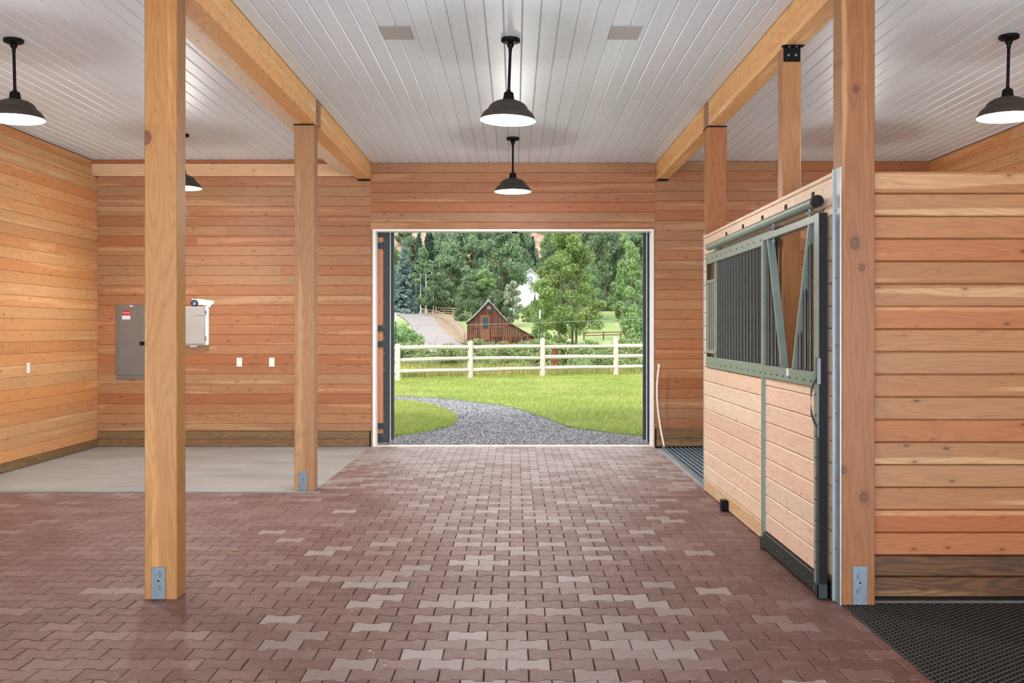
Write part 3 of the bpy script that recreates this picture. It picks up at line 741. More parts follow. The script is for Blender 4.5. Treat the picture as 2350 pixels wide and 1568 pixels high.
# solar combiner box
x0, x1, z0, z1 = wx(392), wx(482), wz(793), wz(704)
cb = empty('combiner_box', ((x0+x1)/2, YW, z0), 0, 'light grey wall enclosure with a small orange ring logo, half behind the post', 'electrical box')
w2 = (x1-x0)/2; h = z1-z0
MB().bbox(-w2, -.075, 0, w2, -.001, h, .012).build('body', M['white'], cb)
cv = MB().bbox(-w2+.008, -.108, .012, w2-.032, -.078, h-.004, .012).build('cover', M['encl'], cb)
MB().bbox(w2-.04, -.09, .02, w2-.03, -.078, h-.02, .003).build('seal', M['white'], cb)
for zz in (.07, h-.1): MB().bbox(w2-.036, -.104, zz, w2-.018, -.09, zz+.05, .003).build('latch', M['zinc'], cb)
MB().bbox(.01, -.05, -.022, .10, -.01, 0, .004).build('cable_gland', M['white'], cb)
q = MB().lathe([(.008, -.001), (.011, -.001), (.011, .001), (.008, .001)], 20, closed=True); q.v = [(v[0]+w2-.165, -.109+v[2], v[1]+h-.118) for v in q.v]
M['orange'] = plain('logo_orange', (214,96,40), .5); q.build('logo_ring', M['orange'], cv)
text('ENPHASE', .022, M['ink2'] if 'ink2' in M else M['ink'], cv, Matrix.Translation((w2-.098, -.1085, h-.118)) @ R90)
# things lying on top of the box
bz = z1
tp = empty('tape_roll', (wx(449), YW-.045, bz), 0, 'dark blue roll of tape on top of the grey wall enclosure', 'tape')
q = MB().lathe([(.028, -.025), (.044, -.025), (.044, .025), (.028, .025)], 28, closed=True)
q.v = [(v[0], v[2]*.95, v[1]+.0445) for v in q.v]; M['navy'] = plain('navy_tape', (22,30,58), .4); q.build('tape', M['navy'], tp, auto=50)
q = MB().lathe([(.0255, -.0245), (.028, -.0245), (.028, .0245), (.0255, .0245)], 28, closed=True)
q.v = [(v[0], v[2]*.95, v[1]+.0445) for v in q.v]; M['blue'] = plain('core_blue', (70,110,160), .5); q.build('core', M['blue'], tp, auto=50)
pp = MB(); sh = [(441,686),(466,687),(492,691),(491,698),(485,701),(484,704.8),(476,704.8),(474,702),(462,700),(452,701),(442,700)]
pp.prism([(wx(a), wz(b)) for a, b in sh], YW-.016, YW-.008, 'xz'); 
ps = pp.build('paper_sleeve', plain('white_paper', (232,222,214), .8)); tag(ps, 'crumpled white paper sleeve leaning on the wall above the grey enclosure', 'paper')
# outlets
def outlet(loc, rz, lb):
    o = empty('wall_outlet', loc, rz, lb, 'outlet', 'white wall outlets')
    MB().bbox(-.036, -.006, -.058, .036, -.0005, .058, .003).build('cover_plate', M['plastic'], o)
    rc = MB().bbox(-.017, -.009, -.034, .017, -.006, .034, .002).build('receptacle', M['white'], o)
    q = MB()
    for zz in (-.018, .018): q.box(-.008, -.0095, zz-.005, -.006, -.009, zz+.006).box(.006, -.0095, zz-.005, .008, -.009, zz+.006)
    q.build('slot', M['ink'], rc)
outlet((wx(549.5), YW, wz(831.5)), 0, 'white wall outlet below the grey enclosure, left one of the pair')
outlet((wx(624), YW, wz(831.5)), 0, 'white wall outlet nearer the reddish post, right one of the pair')
yo = -XL*F/(CX-64); outlet((XL+.001, yo, EYE+(CY-845)/F*yo), math.radians(90), 'white wall outlet alone on the left side wall')

# ------------------------------------------------------------------ bits on the floor
lf = MB().add([(0,0,0),(.03,-.012,.003),(.062,-.006,.001),(.07,0,.002),(.05,.014,.004),(.02,.012,.003)], [(0,1,4,5),(1,2,3,4)])
g_ = G(528, 1264); o = lf.build('fallen_leaf', plain('yellow_leaf', (176,136,52), .6)); o.location = (g_[0], g_[1], .0015); tag(o, 'small yellow fallen leaf on the pavers right of the nearest left post', 'leaf')
q = MB()
for k in range(70):
    y = random.uniform(4.3, 10); x = random.uniform(max(-.5*y, -4.8), 1.6)
    if y > 9 and x < -1.8: continue
    a = random.uniform(0, 3.14); l_ = random.uniform(.006, .02); dx, dy = math.cos(a)*l_, math.sin(a)*l_
    q.add([(x-dx, y-dy, .002), (x+dy*.15, y-dx*.15, .003), (x+dx, y+dy, .0025), (x-dy*.15, y+dx*.15, .004)], [(0,1,2,3)])
o = q.build('straw_bits', plain('straw', (214,196,170), .7)); tag(o, 'tiny pale bits of straw scattered over the red pavers', 'straw', kind='stuff')

# ================================================================== OUTSIDE
HP = [(0, 0), (32.6, 0), (36, -.5), (46, -1.7), (70, -1.3), (90, -.85), (104, -.45), (115, .25), (130, 1.2), (150, 3.0), (170, 4.6), (200, 5.2), (245, 5.6), (300, 9), (360, 30), (430, 62), (520, 100), (640, 140)]
HX = [a for a, b in HP]; HZ = [b for a, b in HP]
def hgt(x, y):
    h_ = np.interp(y, HX, HZ); w_ = np.clip((np.asarray(y)-290)/150, 0, 1)
    return h_ + w_*(6*np.sin(np.asarray(x)*.035+1)+4*np.sin(np.asarray(x)*.09+np.asarray(y)*.03)) + np.clip((np.asarray(y)-40)/100, 0, 1)*.25*np.sin(np.asarray(x)*.11+np.asarray(y)*.07)
def TP(px, py):                                                   # where the view ray meets the terrain beyond the fence
    for y in np.arange(36, 600, .5):
        if hgt((px-CX)/F*y, y) >= EYE+(CY-py)/F*y: return Vector(((px-CX)/F*y, y, float(hgt((px-CX)/F*y, y))))
    return None
# gravel yard
N = NT('grey_gravel'); t = N.n('TexCoord').outputs['Object']; v = N.n('TexVoronoi'); N.l(t, v.inputs['Vector']); v.inputs['Scale'].default_value = 60
sc = N.n('SeparateColor'); N.l(v.outputs['Color'], sc.inputs[0]); a = N.noise(t, .9, 4)
c = N.ramp(sc.outputs[0], (0, lin((90,88,90))), (.5, lin((126,124,126))), (1, lin((168,166,168))))
c = N.mix(N.math('MULTIPLY', N.smooth(a, .5, .7), .3), c, lin((132,128,122))); N.bump(v.outputs['Distance'], .8, .012)
M['gravel'] = N.set(c, .85)
N = NT('pebble'); r = N.n('Geometry').outputs['Random Per Island']
M['pebble'] = N.set(N.ramp(r, (0, lin((84,82,84))), (.5, lin((130,128,130))), (1, lin((184,182,184)))), .8)
yard = MB().box(-22, YB+.175, -.3, 22, 32.7, -.012).build('gravel_yard', M['gravel']); structure(yard)
up = [G(*p) for p in [(903,908),(950,910),(1000,913),(1045,917),(1085,922),(1120,926),(1150,930),(1180,936),(1205,943),(1228,951),(1250,958),(1272,967),(1292,975),(1315,981),(1345,985),(1400,992),(1440,996),(1483,1000)]]
lo = [G(*p) for p in [(903,921),(935,923),(960,925.5),(990,932),(1012,939),(1030,945),(1042,953),(1049,961),(1048,968),(1040,974),(1020,981),(985,989),(940,996),(903,1000)]]
N = NT('lawn_soil'); t = N.n('TexCoord').outputs['Object']
M['lawn'] = N.set(N.ramp(N.noise(t, 3, 5), (.3, lin((96,122,54))), (.7, lin((134,150,78)))), .9)
upP = [(-14, up[0][1]+1.5)]+up+[(9, up[-1][1]-.6), (20, 15.5), (20, 32.7), (-14, 32.7)]
loP = [(-12, lo[0][1]+1)]+lo+[(-12, lo[-1][1]-.6)]
def polyslab(name, poly, z0, z1, m):
    bm = bmesh.new(); vs = [bm.verts.new((x, y, z1)) for x, y in poly]; f = bm.faces.new(vs)
    r_ = bmesh.ops.extrude_face_region(bm, geom=[f]); 
    for e_ in r_['geom']:
        if isinstance(e_, bmesh.types.BMVert): e_.co.z = z0
    bmesh.ops.recalc_face_normals(bm, faces=bm.faces); bmesh.ops.triangulate(bm, faces=bm.faces)
    me = bpy.data.meshes.new(name); bm.to_mesh(me); bm.free(); me.materials.append(m); return link(name, me)
structure(polyslab('lawn', upP, -.012, .012, M['lawn'])); structure(polyslab('lawn', loP, -.012, .012, M['lawn']))
def inside(px, py, poly):
    poly = np.array(poly); n = len(poly); r_ = np.zeros(len(px), bool); j = n-1
    for i in range(n):
        xi, yi = poly[i]; xj, yj = poly[j]
        c_ = ((yi > py) != (yj > py)) & (px < (xj-xi)*(py-yi)/(yj-yi+1e-12)+xi); r_ ^= c_; j = i
    return r_
def raw_mesh(name, V, nf, k, mat):
    me = bpy.data.meshes.new(name); V = np.asarray(V, np.float32).reshape(-1, 3)
    me.vertices.add(len(V)); me.vertices.foreach_set('co', V.ravel())
    me.loops.add(nf*k); me.loops.foreach_set('vertex_index', np.arange(nf*k, dtype=np.int32))
    me.polygons.add(nf); me.polygons.foreach_set('loop_start', np.arange(0, nf*k, k, dtype=np.int32)); me.polygons.foreach_set('loop_total', np.full(nf, k, np.int32))
    me.update(calc_edges=True); me.materials.append(mat); return me
def leafmat(name, c0, c1, c2, trans=.35, nscale=.5):
    N = NT(name); g = N.n('Geometry'); r = g.outputs['Random Per Island']; nz_ = N.noise(N.n('TexCoord').outputs['Object'], nscale, 2)
    f = N.math('ADD', N.math('MULTIPLY', r, .55), N.math('MULTIPLY', nz_, .45))
    col = N.ramp(f, (.15, lin(c0)), (.5, lin(c1)), (.85, lin(c2)))
    N.set(col, .6, 0, .25); tr = N.n('BsdfTranslucent'); N.l(col, tr.inputs[0]); mx = N.n('MixShader'); mx.inputs[0].default_value = trans
    N.l(N.b.outputs[0], mx.inputs[1]); N.l(tr.outputs[0], mx.inputs[2]); N.l(mx.outputs[0], N.out.inputs[0]); return N.m
# grass blades
def blades(n, poly, bbox, hmin, hmax, wd):
    x = RNG.uniform(bbox[0], bbox[1], n*3); y = bbox[2]+(bbox[3]-bbox[2])*RNG.random(n*3)**1.5
    k = inside(x, y, poly) & (np.abs(x-(-.0)*y) < .17*y+1); x = x[k][:n]; y = y[k][:n]; n = len(x)
    a = RNG.uniform(0, 6.28, n); h_ = RNG.uniform(hmin, hmax, n); w_ = wd*RNG.uniform(.6, 1.3, n)*(.6+y/25)
    dx = np.cos(a)*w_; dy = np.sin(a)*w_; lx = RNG.normal(0, .02, n); ly = RNG.normal(0, .02, n)
    V = np.stack([np.stack([x-dx, y-dy, np.full(n, .008)], 1), np.stack([x+dx, y+dy, np.full(n, .008)], 1), np.stack([x+lx, y+ly, .012+h_], 1)], 1)
    return V.reshape(-1, 3), n
V1, n1 = blades(90000, upP, (-7, 8, 13.6, 32.6), .03, .065, .009); V2, n2_ = blades(30000, loP, (-4.2, 0, 13.2, 21.5), .03, .065, .008)
N = NT('grass_blade'); r = N.n('Geometry').outputs['Random Per Island']; g = N.n('Geometry').outputs['Position']
n_ = N.noise(g, .55, 4, .6); f = N.math('ADD', N.math('MULTIPLY', r, .4), N.math('MULTIPLY', n_, .6))
c = N.ramp(f, (.25, lin((122,148,66))), (.5, lin((166,178,94))), (.78, lin((204,200,140)))); N.set(c, .6, 0, .2)
tr_ = N.n('BsdfTranslucent'); N.l(c, tr_.inputs[0]); mx = N.n('MixShader'); mx.inputs[0].default_value = .4; N.l(N.b.outputs[0], mx.inputs[1]); N.l(tr_.outputs[0], mx.inputs[2]); N.l(mx.outputs[0], N.out.inputs[0]); M['grass'] = N.m
o = link('grass', raw_mesh('grass', np.concatenate([V1, V2]), n1+n2_, 3, M['grass'])); tag(o, 'short mown lawn grass either side of the gravel drive', 'grass', kind='stuff')
# pebbles
n = 26000; x = RNG.uniform(-4, 4.2, n*2); y = 12.75+(25-12.75)*RNG.random(n*2)**1.5
k = ~inside(x, y, upP) & ~inside(x, y, loP) & (np.abs(x) < .17*y+.8); x = x[k][:n]; y = y[k][:n]; n = len(x)
s_ = RNG.uniform(.005, .014, n)*(.7+y/30); T = np.array([(1,1,1),(1,-1,-1),(-1,1,-1),(-1,-1,1)], float)*.7; TF = [(0,1,2),(0,3,1),(0,2,3),(1,3,2)]
ang = RNG.uniform(0, 6.28, n); V = []
for tri in TF:
    for vi in tri:
        tx, ty, tz_ = T[vi]; V.append(np.stack([x+(tx*np.cos(ang)-ty*np.sin(ang))*s_, y+(tx*np.sin(ang)+ty*np.cos(ang))*s_, -.006+tz_*s_*.6], 1))
V = np.stack(V, 1).reshape(-1, 3); me = raw_mesh('gravel', V, n*4, 3, M['pebble'])
bm = bmesh.new(); bm.from_mesh(me); bm.to_mesh(me); bm.free()
o = link('gravel', me); tag(o, 'loose grey gravel of the curving drive outside the doorway', 'gravel', kind='stuff')

ORD = ['leftmost'] + [a+' from the left' for a in ('second','third','fourth','fifth','sixth','seventh','eighth','ninth','tenth','eleventh','twelfth','thirteenth','fourteenth','fifteenth','sixteenth','seventeenth','eighteenth','nineteenth','twentieth','twenty-first','twenty-second','twenty-third','twenty-fourth','twenty-fifth','twenty-sixth','twenty-seventh','twenty-eighth','twenty-ninth','thirtieth')]
# terrain beyond
ys = np.concatenate([np.arange(32.6, 60, 2), np.arange(60, 180, 4), np.arange(180, 300, 8), np.arange(300, 641, 10)]); xs = np.linspace(-1, 1, 61)
V = []; 
for y in ys:
    W_ = 20+y*.45
    for u in xs: V.append((u*W_, y, float(hgt(u*W_, y)) if y > 33 else -.013))
nx = len(xs); Fs = [(j*nx+i, j*nx+i+1, (j+1)*nx+i+1, (j+1)*nx+i) for j in range(len(ys)-1) for i in range(nx-1)]
N = NT('valley_ground'); g = N.n('Geometry').outputs['Position']; sp = N.n('SeparateXYZ'); N.l(g, sp.inputs[0])
a = N.noise(g, .08, 5, .6); b = N.noise(g, .6, 5, .7)
low = N.ramp(a, (.35, lin((96,124,66))), (.5, lin((130,146,86))), (.66, lin((172,156,120))))
hill = N.ramp(b, (.35, lin((92,112,74))), (.5, lin((158,122,104))), (.7, lin((184,150,134))))
N.set(N.mix(N.smooth(sp.outputs[2], 14, 30), low, hill), .9); M['terrain'] = N.m
me = bpy.data.meshes.new('terrain'); me.from_pydata(V, [], Fs); me.materials.append(M['terrain']); me.shade_smooth(); structure(link('terrain', me))

def ribbon(name, Lp, Rp, mat, label, cat, lift=.03, sub=6):
    L_ = [TP(*p) for p in Lp]; R_ = [TP(*p) for p in Rp]; V = []; m = 0
    for i in range(len(L_)-1):
        for k in range(sub if i < len(L_)-2 else sub+1):
            t_ = k/sub; a_ = L_[i].lerp(L_[i+1], t_); b_ = R_[i].lerp(R_[i+1], t_)
            for q_ in range(7):
                p = a_.lerp(b_, q_/6); V.append((p.x, p.y, float(hgt(p.x, p.y))+lift))
            m += 1
    Fs = [(j*7+i, j*7+i+1, (j+1)*7+i+1, (j+1)*7+i) for j in range(m-1) for i in range(6)]
    me = bpy.data.meshes.new(name); me.from_pydata(V, [], Fs); me.materials.append(mat); me.shade_smooth()
    o = link(name, me); structure(o); o['label'] = label; return o
M['road'] = plain('pale_gravel_road', (136,128,124), .9, 0, .06, 1.2)
M['dry'] = plain('dry_verge', (140,120,96), .95, 0, .12, .8)
ribbon('road', [(893,713),(908,722),(930,735),(945,750),(953,768),(958,790),(962,812)], [(962,711),(980,719),(996,732),(1008,747),(1024,768),(1058,792),(1090,808)], M['road'], 'pale gravel road curving up past the rustic barn', 'road', .10)
ribbon('verge', [(962,711.5),(980,719),(996,732),(1008,747),(1024,768),(1058,790)], [(972,713),(1015,717),(1045,728),(1058,743),(1070,762),(1100,786)], M['dry'], 'dry verge between the road and the pasture fence', 'verge', .06)

# ------------------------------------------------------------------ peeled log fence at the lawn edge
M['log'] = wood('peeled_log', (204,194,182), (160,134,110), (216,208,198), axis='x', sap=.8, cath=.25, knot=1.0, val=.06, rough=.7)
M['logz'] = wood('peeled_log_post', (200,190,176), (152,128,104), (212,204,194), axis='z', sap=.8, cath=.3, knot=1.0, val=.06, rough=.7)
lfz = empty('log_fence', (0, 30.4, 0), 0, 'peeled pale log fence with three rails along the far lawn edge', 'fence')
fp = [(-6.0, 26.9), (-3.47, 28.3), (-1.39, 29.8), (.885, 30.9), (3.37, 32.06), (5.9, 33.1)]
tops = [795, 789, 782, 776, 773, 772]; bases = [884, 876, 870, 866, 862, 860]
for i, (x, y) in enumerate(fp):
    h_ = (bases[i]-tops[i])*y/F
    r0 = .088
    MB().tube([(0, 0, -.2), (0, 0, h_-.06), (0, 0, h_-.02), (0, 0, h_)], [r0, r0*.95, r0*.8, r0*.35], 14).build('fence_post', M['logz'], lfz, auto=50).location = (x, y-30.4, 0)
for i in range(len(fp)-1):
    (xa, ya), (xb, yb_) = fp[i], fp[i+1]; a_ = Vector((xa, ya-30.4, 0)); b_ = Vector((xb, yb_-30.4, 0)); L_ = (b_-a_).length
    for k, zz in enumerate((.98, .635, .28)):
        z_a = zz+random.uniform(-.02, .02); z_b = zz+random.uniform(-.02, .02); rr = .062+random.uniform(-.006, .006)
        q = MB().tube([(.05, 0, 0), (.13, 0, 0), (L_*.5, 0, .008), (L_-.13, 0, 0), (L_-.05, 0, 0)], [rr*.6, rr, rr*.96, rr*.9, rr*.55], 12)
        o = q.build('rail', M['log'], lfz, auto=50); d_ = (b_+Vector((0,0,z_b)))-(a_+Vector((0,0,z_a)))
        o.matrix_local = Matrix.Translation(a_+Vector((0,0,z_a))) @ d_.to_track_quat('X', 'Z').to_matrix().to_4x4()
# steel t-posts, wire, old leaning posts behind the fence
M['tgreen'] = plain('tpost_green', (34,84,56), .5); M['rust'] = plain('rusty_brown_post', (116,66,46), .85, 0, .25, 8); M['brown'] = plain('weathered_brown_pole', (112,78,52), .9, 0, .2, 8)
def tpost(px, pt, pb, y, lb):
    top = P(px, pt, y); bot = P(px, pb, y); o = empty('t_post', (bot.x, bot.y, bot.z), 0, lb, 'fence post'); h_ = top.z-bot.z
    MB().box(-.022, -.004, 0, .022, .004, h_*.86).box(-.004, -.004, 0, .004, .035, h_*.86).build('stake', M['tgreen'], o)
    MB().box(-.025, -.006, h_*.86, .025, .006, h_).box(-.006, -.006, h_*.86, .006, .037, h_).build('painted_tip', M['white'], o)
tpost(908, 718, 862, 34, 'green steel post with a white tip at the left end of the log fence')
tpost(1239, 711, 862, 36, 'green steel post with a white tip behind the middle of the log fence')
q = MB(); wp = [P(890, 749, 34), P(908, 748, 34), P(1072, 746, 35), P(1239, 741, 36), P(1483, 732, 37), P(1520, 731, 37)]
q.tube(wp, .008, 6); q.build('fence_wire', M['steel']); tag(bpy.data.objects['fence_wire'], 'thin fence wire stretched between the green steel posts', 'wire')
o = empty('old_post', P(1272, 866, 33.6), 0, 'rusty red-brown old post behind the log fence', 'post')
MB().tube([(0, 0, -.1), (.01, 0, .5), (.015, 0, 1.06)], [.12, .115, .11], 12).tube([(.015, 0, 1.05), (.015, 0, 1.07)], .1, 12).build('stump', M['rust'], o, auto=40)
q = MB().tube([P(1176, 864, 33.3), P(1215, 846, 33.4), P(1262, 822, 33.5)], .045, 8); tag(q.build('leaning_pole', M['brown'], None, auto=50), 'brown pole leaning on the old red-brown post, the longer one', 'pole')
q = MB().tube([P(1232, 862, 33.3), P(1250, 850, 33.4), P(1266, 838, 33.45)], .035, 8); tag(q.build('leaning_pole', M['brown'], None, auto=50), 'short brown pole beside the old red-brown post', 'pole')

# ------------------------------------------------------------------ rustic barn
def barn():
    yb_ = 104.; s = F/yb_; bw = lambda px: (px-CX)/s; bzz = lambda py: EYE+(CY-py)/s
    g0 = -1.0; ox = bw(1122); r = empty('rustic_barn', (ox, yb_, g0), 0, 'old red-brown plank barn with pale metal roof behind the log fence', 'barn')
    N_ = NT('weathered_red_planks'); t = N_.n('TexCoord').outputs['Object']; mp = N_.n('Mapping'); N_.l(t, mp.inputs[0]); mp.inputs['Scale'].default_value = (5.5, 5.5, .35)
    f_ = N_.noise(mp.outputs[0], 1, 5, .7); big = N_.noise(t, .5, 4)
    c_ = N_.ramp(f_, (.34, lin((34,20,17))), (.46, lin((72,38,28))), (.58, lin((104,56,40))), (.72, lin((138,90,66)))); c_ = N_.mix(N_.math('MULTIPLY', N_.smooth(big, .45, .7), .5), c_, lin((58,34,28)))
    m = N_.set(c_, .9); M['barn'] = m
    P2 = lambda px, py: (bw(px)-ox, bzz(py)-g0)
    D = 6.5
    # front wall built of planks, cut to the gable line
    prof = [(1072, 741), (1086, 729), (1122, 692), (1165, 739), (1180, 747), (1226, 774)]
    pxs = [a for a, b in prof]; pys = [b for a, b in prof]
    xx = 1072.0; step = 4.3
    while xx < 1226:
        x2 = min(xx+step, 1226); za, zb = [bzz(np.interp(v_, pxs, pys))-g0 for v_ in (xx, x2)]
        a_, b_ = bw(xx)-ox, bw(x2)-ox; dy = random.uniform(0, .03)
        MB().add([(a_+.006, dy, 0), (b_-.006, dy, 0), (b_-.006, dy, zb), (a_+.006, dy, za), (a_+.006, .08, 0), (b_-.006, .08, 0), (b_-.006, .08, zb), (a_+.006, .08, za)],
                 [(0,1,2,3),(5,4,7,6),(0,3,7,4),(1,5,6,2),(3,2,6,7)]).build('plank', m, r)
        xx = x2
    MB().box(bw(1072)-ox, .08, 0, bw(1072)-ox+.1, D, bzz(741)-g0).box(bw(1226)-ox-.1, .08, 0, bw(1226)-ox, D, bzz(774)-g0).box(bw(1072)-ox, D-.1, 0, bw(1226)-ox, D, bzz(774)-g0).build('side_wall', m, r)
    mt_ = plain('pale_roof_metal', (196,208,216), .4, .4, .08, 1.5)
    def slope(p, q_, th=.07, over=.3, mm=mt_, nm='roof_sheet'):
        (ax, az), (bx_, bz_) = P2(*p), P2(*q_)
        MB().add([(ax, -over, az), (bx_, -over, bz_), (bx_, D+.3, bz_), (ax, D+.3, az), (ax, -over, az+th), (bx_, -over, bz_+th), (bx_, D+.3, bz_+th), (ax, D+.3, az+th)],
                 [(0,1,2,3),(7,6,5,4),(0,4,5,1),(1,5,6,2),(2,6,7,3),(3,7,4,0)]).build(nm, mm, r)
    slope((1067, 743), (1086, 728)); slope((1086, 728), (1122, 690)); 
    slope((1122, 690), (1165, 739), mm=mt_); slope((1165, 739), (1229, 776), mm=plain('rusty_leanto_roof', (120,86,74), .8))
    # raised snow-white curled sheet on the left slope as in the photo
    (ax, az), (bx_, bz_) = P2(1070, 742), P2(1120, 690)
    MB().add([(ax-.1, 3.0, az+.15), (bx_-.1, 3.0, bz_+.25), (bx_, D+.6, bz_+.3), (ax-.1, D+.6, az+.45)], [(0,1,2,3)]).prism([(ax, az+.1), (bx_, bz_+.1), (bx_, bz_+.16), (ax, az+.16)], 2.9, 3.0, 'xz').build('loose_sheet', mt_, r)
    # window, vent, battens, low door
    a_, z1_ = P2(1103, 724); b_, z0_ = P2(1124, 757)
    fr = MB().box(a_, -.06, z0_-1.2, b_, .0, z1_).build('door_leaf', plain('faded_door', (118,74,56), .9, 0, .15, 2), r)
    a_, z1_ = P2(1108, 728); b_, z0_ = P2(1120, 754); gl = plain('dark_teal_pane', (30,52,56), .15, 0, .1)
    MB().box(a_, -.09, z0_, b_, -.06, z1_).build('pane', gl, fr)
    a_, z1_ = P2(1118, 703); b_, z0_ = P2(1127, 710.5); MB().box(a_, -.03, z0_, b_, .0, z1_).build('vent', plain('vent_grey', (96,104,110), .6), r)
    for (p_, q_) in (((1082, 749), (1103, 752)), ((1127, 749), (1162, 752.5)), ((1160, 738), (1164, 800)), ((1079, 740), (1082, 800)), ((1127, 770), (1150, 773))):
        a_, z1_ = P2(*p_); b_, z0_ = P2(*q_); MB().box(a_, -.05, z0_, b_, .0, z1_).build('batten', plain('batten_brown', (116,70,50), .9, 0, .2, 3), r)
    # small pen of rails to the right
    for (p_, q_) in (((1196, 768), (1218, 770)), ((1196, 768), (1198, 800)), ((1210, 768), (1212, 800))):
        a_, z1_ = P2(*p_); b_, z0_ = P2(*q_); MB().box(a_, -.8, z0_, b_, -.7, z1_).build('pen_rail', M['brown'], r)
barn()
# ------------------------------------------------------------------ white farmhouse
def house():
    yh = 235.; s = F/yh; hx = lambda px: (px-CX)/s; hz_ = lambda py: EYE+(CY-py)/s
    ox = hx(1217); g0 = 4.2; r = empty('farmhouse', (ox, yh, g0), 0, 'tall white farmhouse with a narrow gable among the trees', 'house')
    H = lambda px, py: (hx(px)-ox, hz_(py)-g0)
    N_ = NT('white_siding'); wv = N_.n('TexWave', bands_direction='Z'); N_.l(N_.n('TexCoord').outputs['Object'], wv.inputs[0]); wv.inputs['Scale'].default_value = 2; N_.bump(wv.outputs['Fac'], .4, .03)
    ws = N_.set(lin((238,238,240)), .6)
    a, b = H(1190, 640), H(1242, 640); pk = H(1217, 620)
    MB().prism([(a[0], 0), (b[0], 0), (b[0], b[1]), (pk[0], pk[1]), (a[0], a[1])], 0, 9, 'xz').build('wall', ws, r)
    rd = plain('dark_shingle', (62,64,72), .8)
    def sl(p, q_, w0=-.5, w1=9.4, th=.16, mm=rd, n='roof_slope'):
        (ax, az), (bx_, bz_) = H(*p), H(*q_)
        MB().add([(ax, w0, az), (bx_, w0, bz_), (bx_, w1, bz_), (ax, w1, az), (ax, w0, az+th), (bx_, w0, bz_+th), (bx_, w1, bz_+th), (ax, w1, az+th)],
             [(0,1,2,3),(7,6,5,4),(0,4,5,1),(1,5,6,2),(2,6,7,3),(3,7,4,0)]).build(n, mm, r)
    sl((1187, 643), (1217, 619)); sl((1217, 619), (1246, 643))
    sl((1187, 643.5), (1217, 619.5), -.62, -.5, .25, M['white'], 'barge_board'); sl((1217, 619.5), (1246, 643.5), -.62, -.5, .25, M['white'], 'barge_board')
    # lower side wings
    wl_, wr_ = H(1168, 680), H(1262, 684)
    for (p0, p1) in (((1166, 672), (1190, 655)), ((1242, 655), (1275, 678))):
        (ax, az), (bx_, bz_) = H(*p0), H(*p1)
        MB().prism([(ax, 0), (bx_, 0), (bx_, bz_), (ax, az)], 1.2, 8, 'xz').build('side_wing', ws, r)
        sl((p0[0]-2, p0[1]+1), p1, .8, 8.3)
    gl = plain('window_dark', (58,66,78), .2); gp = plain('window_pane_sky', (170,184,196), .15)
    def win(x0_, y0_, x1_, y1_, yy=0, rows=2):
        a, b = H(x0_, y1_), H(x1_, y0_)
        f_ = MB().box(a[0]-.1, yy-.1, a[1]-.1, b[0]+.1, yy-.0, b[1]+.1).build('window', gl, r)
        for k in range(rows):
            z0_ = a[1]+(b[1]-a[1])*k/rows; z1_ = a[1]+(b[1]-a[1])*(k+1)/rows
            MB().box(a[0]+.04, yy-.13, z0_+.06, b[0]-.04, yy-.1, z1_-.06).build('pane', gp if rows == 2 else gl, f_)
    win(1214, 636, 1220, 652); win(1176, 668, 1187, 684, 1.2, 1); win(1246, 666, 1256, 684, 1.2, 1); win(1231, 697, 1241, 712, 0, 1)
    # porch roof on the right and stone terrace wall
    sl((1232, 690), (1262, 694), -3, 1, .2, M['white'], 'porch_roof')
    MB().box(H(1178, 0)[0], -7, -1.4, H(1262, 0)[0], -6.4, .9).build('terrace_wall', plain('terrace_stone', (176,168,158), .9, 0, .15, 2), r)
    u = empty('patio_umbrella', (hx(1226.5), yh-4.5, 4.2), 0, 'tall closed dark patio umbrella before the white farmhouse', 'umbrella')
    M['uc'] = plain('umbrella_cloth', (44,50,58), .8)
    MB().lathe([(.36, 1.2), (.42, 1.6), (.34, 3.2), (.2, 4.8), (.06, 6.0), (.0, 6.1)], 12).build('closed_canopy', M['uc'], u, auto=50)
    MB().tube([(0, 0, 0), (0, 0, 1.4)], .06, 8).build('pole', M['brown'], u)
house()
# ------------------------------------------------------------------ vegetation
M['bark'] = plain('grey_bark', (112,98,84), .9, 0, .2, 6); M['aspenbark'] = plain('pale_aspen_bark', (206,202,188), .8, 0, .12, 5)
M['lf_cot'] = leafmat('cottonwood_leaves', (96,120,92), (130,154,116), (170,186,146))
M['lf_big'] = leafmat('poplar_leaves', (86,108,62), (128,148,84), (180,194,128), .35)
M['lf_light'] = leafmat('light_green_leaves', (98,132,82), (138,166,108), (180,198,140))
M['lf_dark'] = leafmat('dark_spruce_needles', (48,70,62), (72,96,80), (104,128,104), .1)
M['lf_blue'] = leafmat('blue_spruce_needles', (84,106,106), (124,146,142), (170,186,180), .1)
M['lf_willow'] = leafmat('willow_leaves', (94,116,74), (134,152,96), (178,188,132))
M['lf_olive'] = leafmat('olive_grey_leaves', (120,132,104), (160,172,142), (206,212,188), .3)
M['lf_hill'] = leafmat('scrub_leaves', (84,104,78), (114,134,98), (148,162,122), .3)
def leaf_cloud(name, pts, size, mat, flat=.3, elong=1.6):
    n = len(pts); a = RNG.normal(size=(n, 3)); a /= np.linalg.norm(a, axis=1)[:, None]; b = RNG.normal(size=(n, 3)); b -= a*(a*b).sum(1)[:, None]; b /= np.linalg.norm(b, axis=1)[:, None]
    s = size*RNG.uniform(.6, 1.35, n)[:, None]
    V = np.stack([pts-a*s*elong*.5, pts+b*s*.38, pts+a*s*elong*.5, pts-b*s*.38], 1).reshape(-1, 3); return raw_mesh(name, V, n, 4, mat)
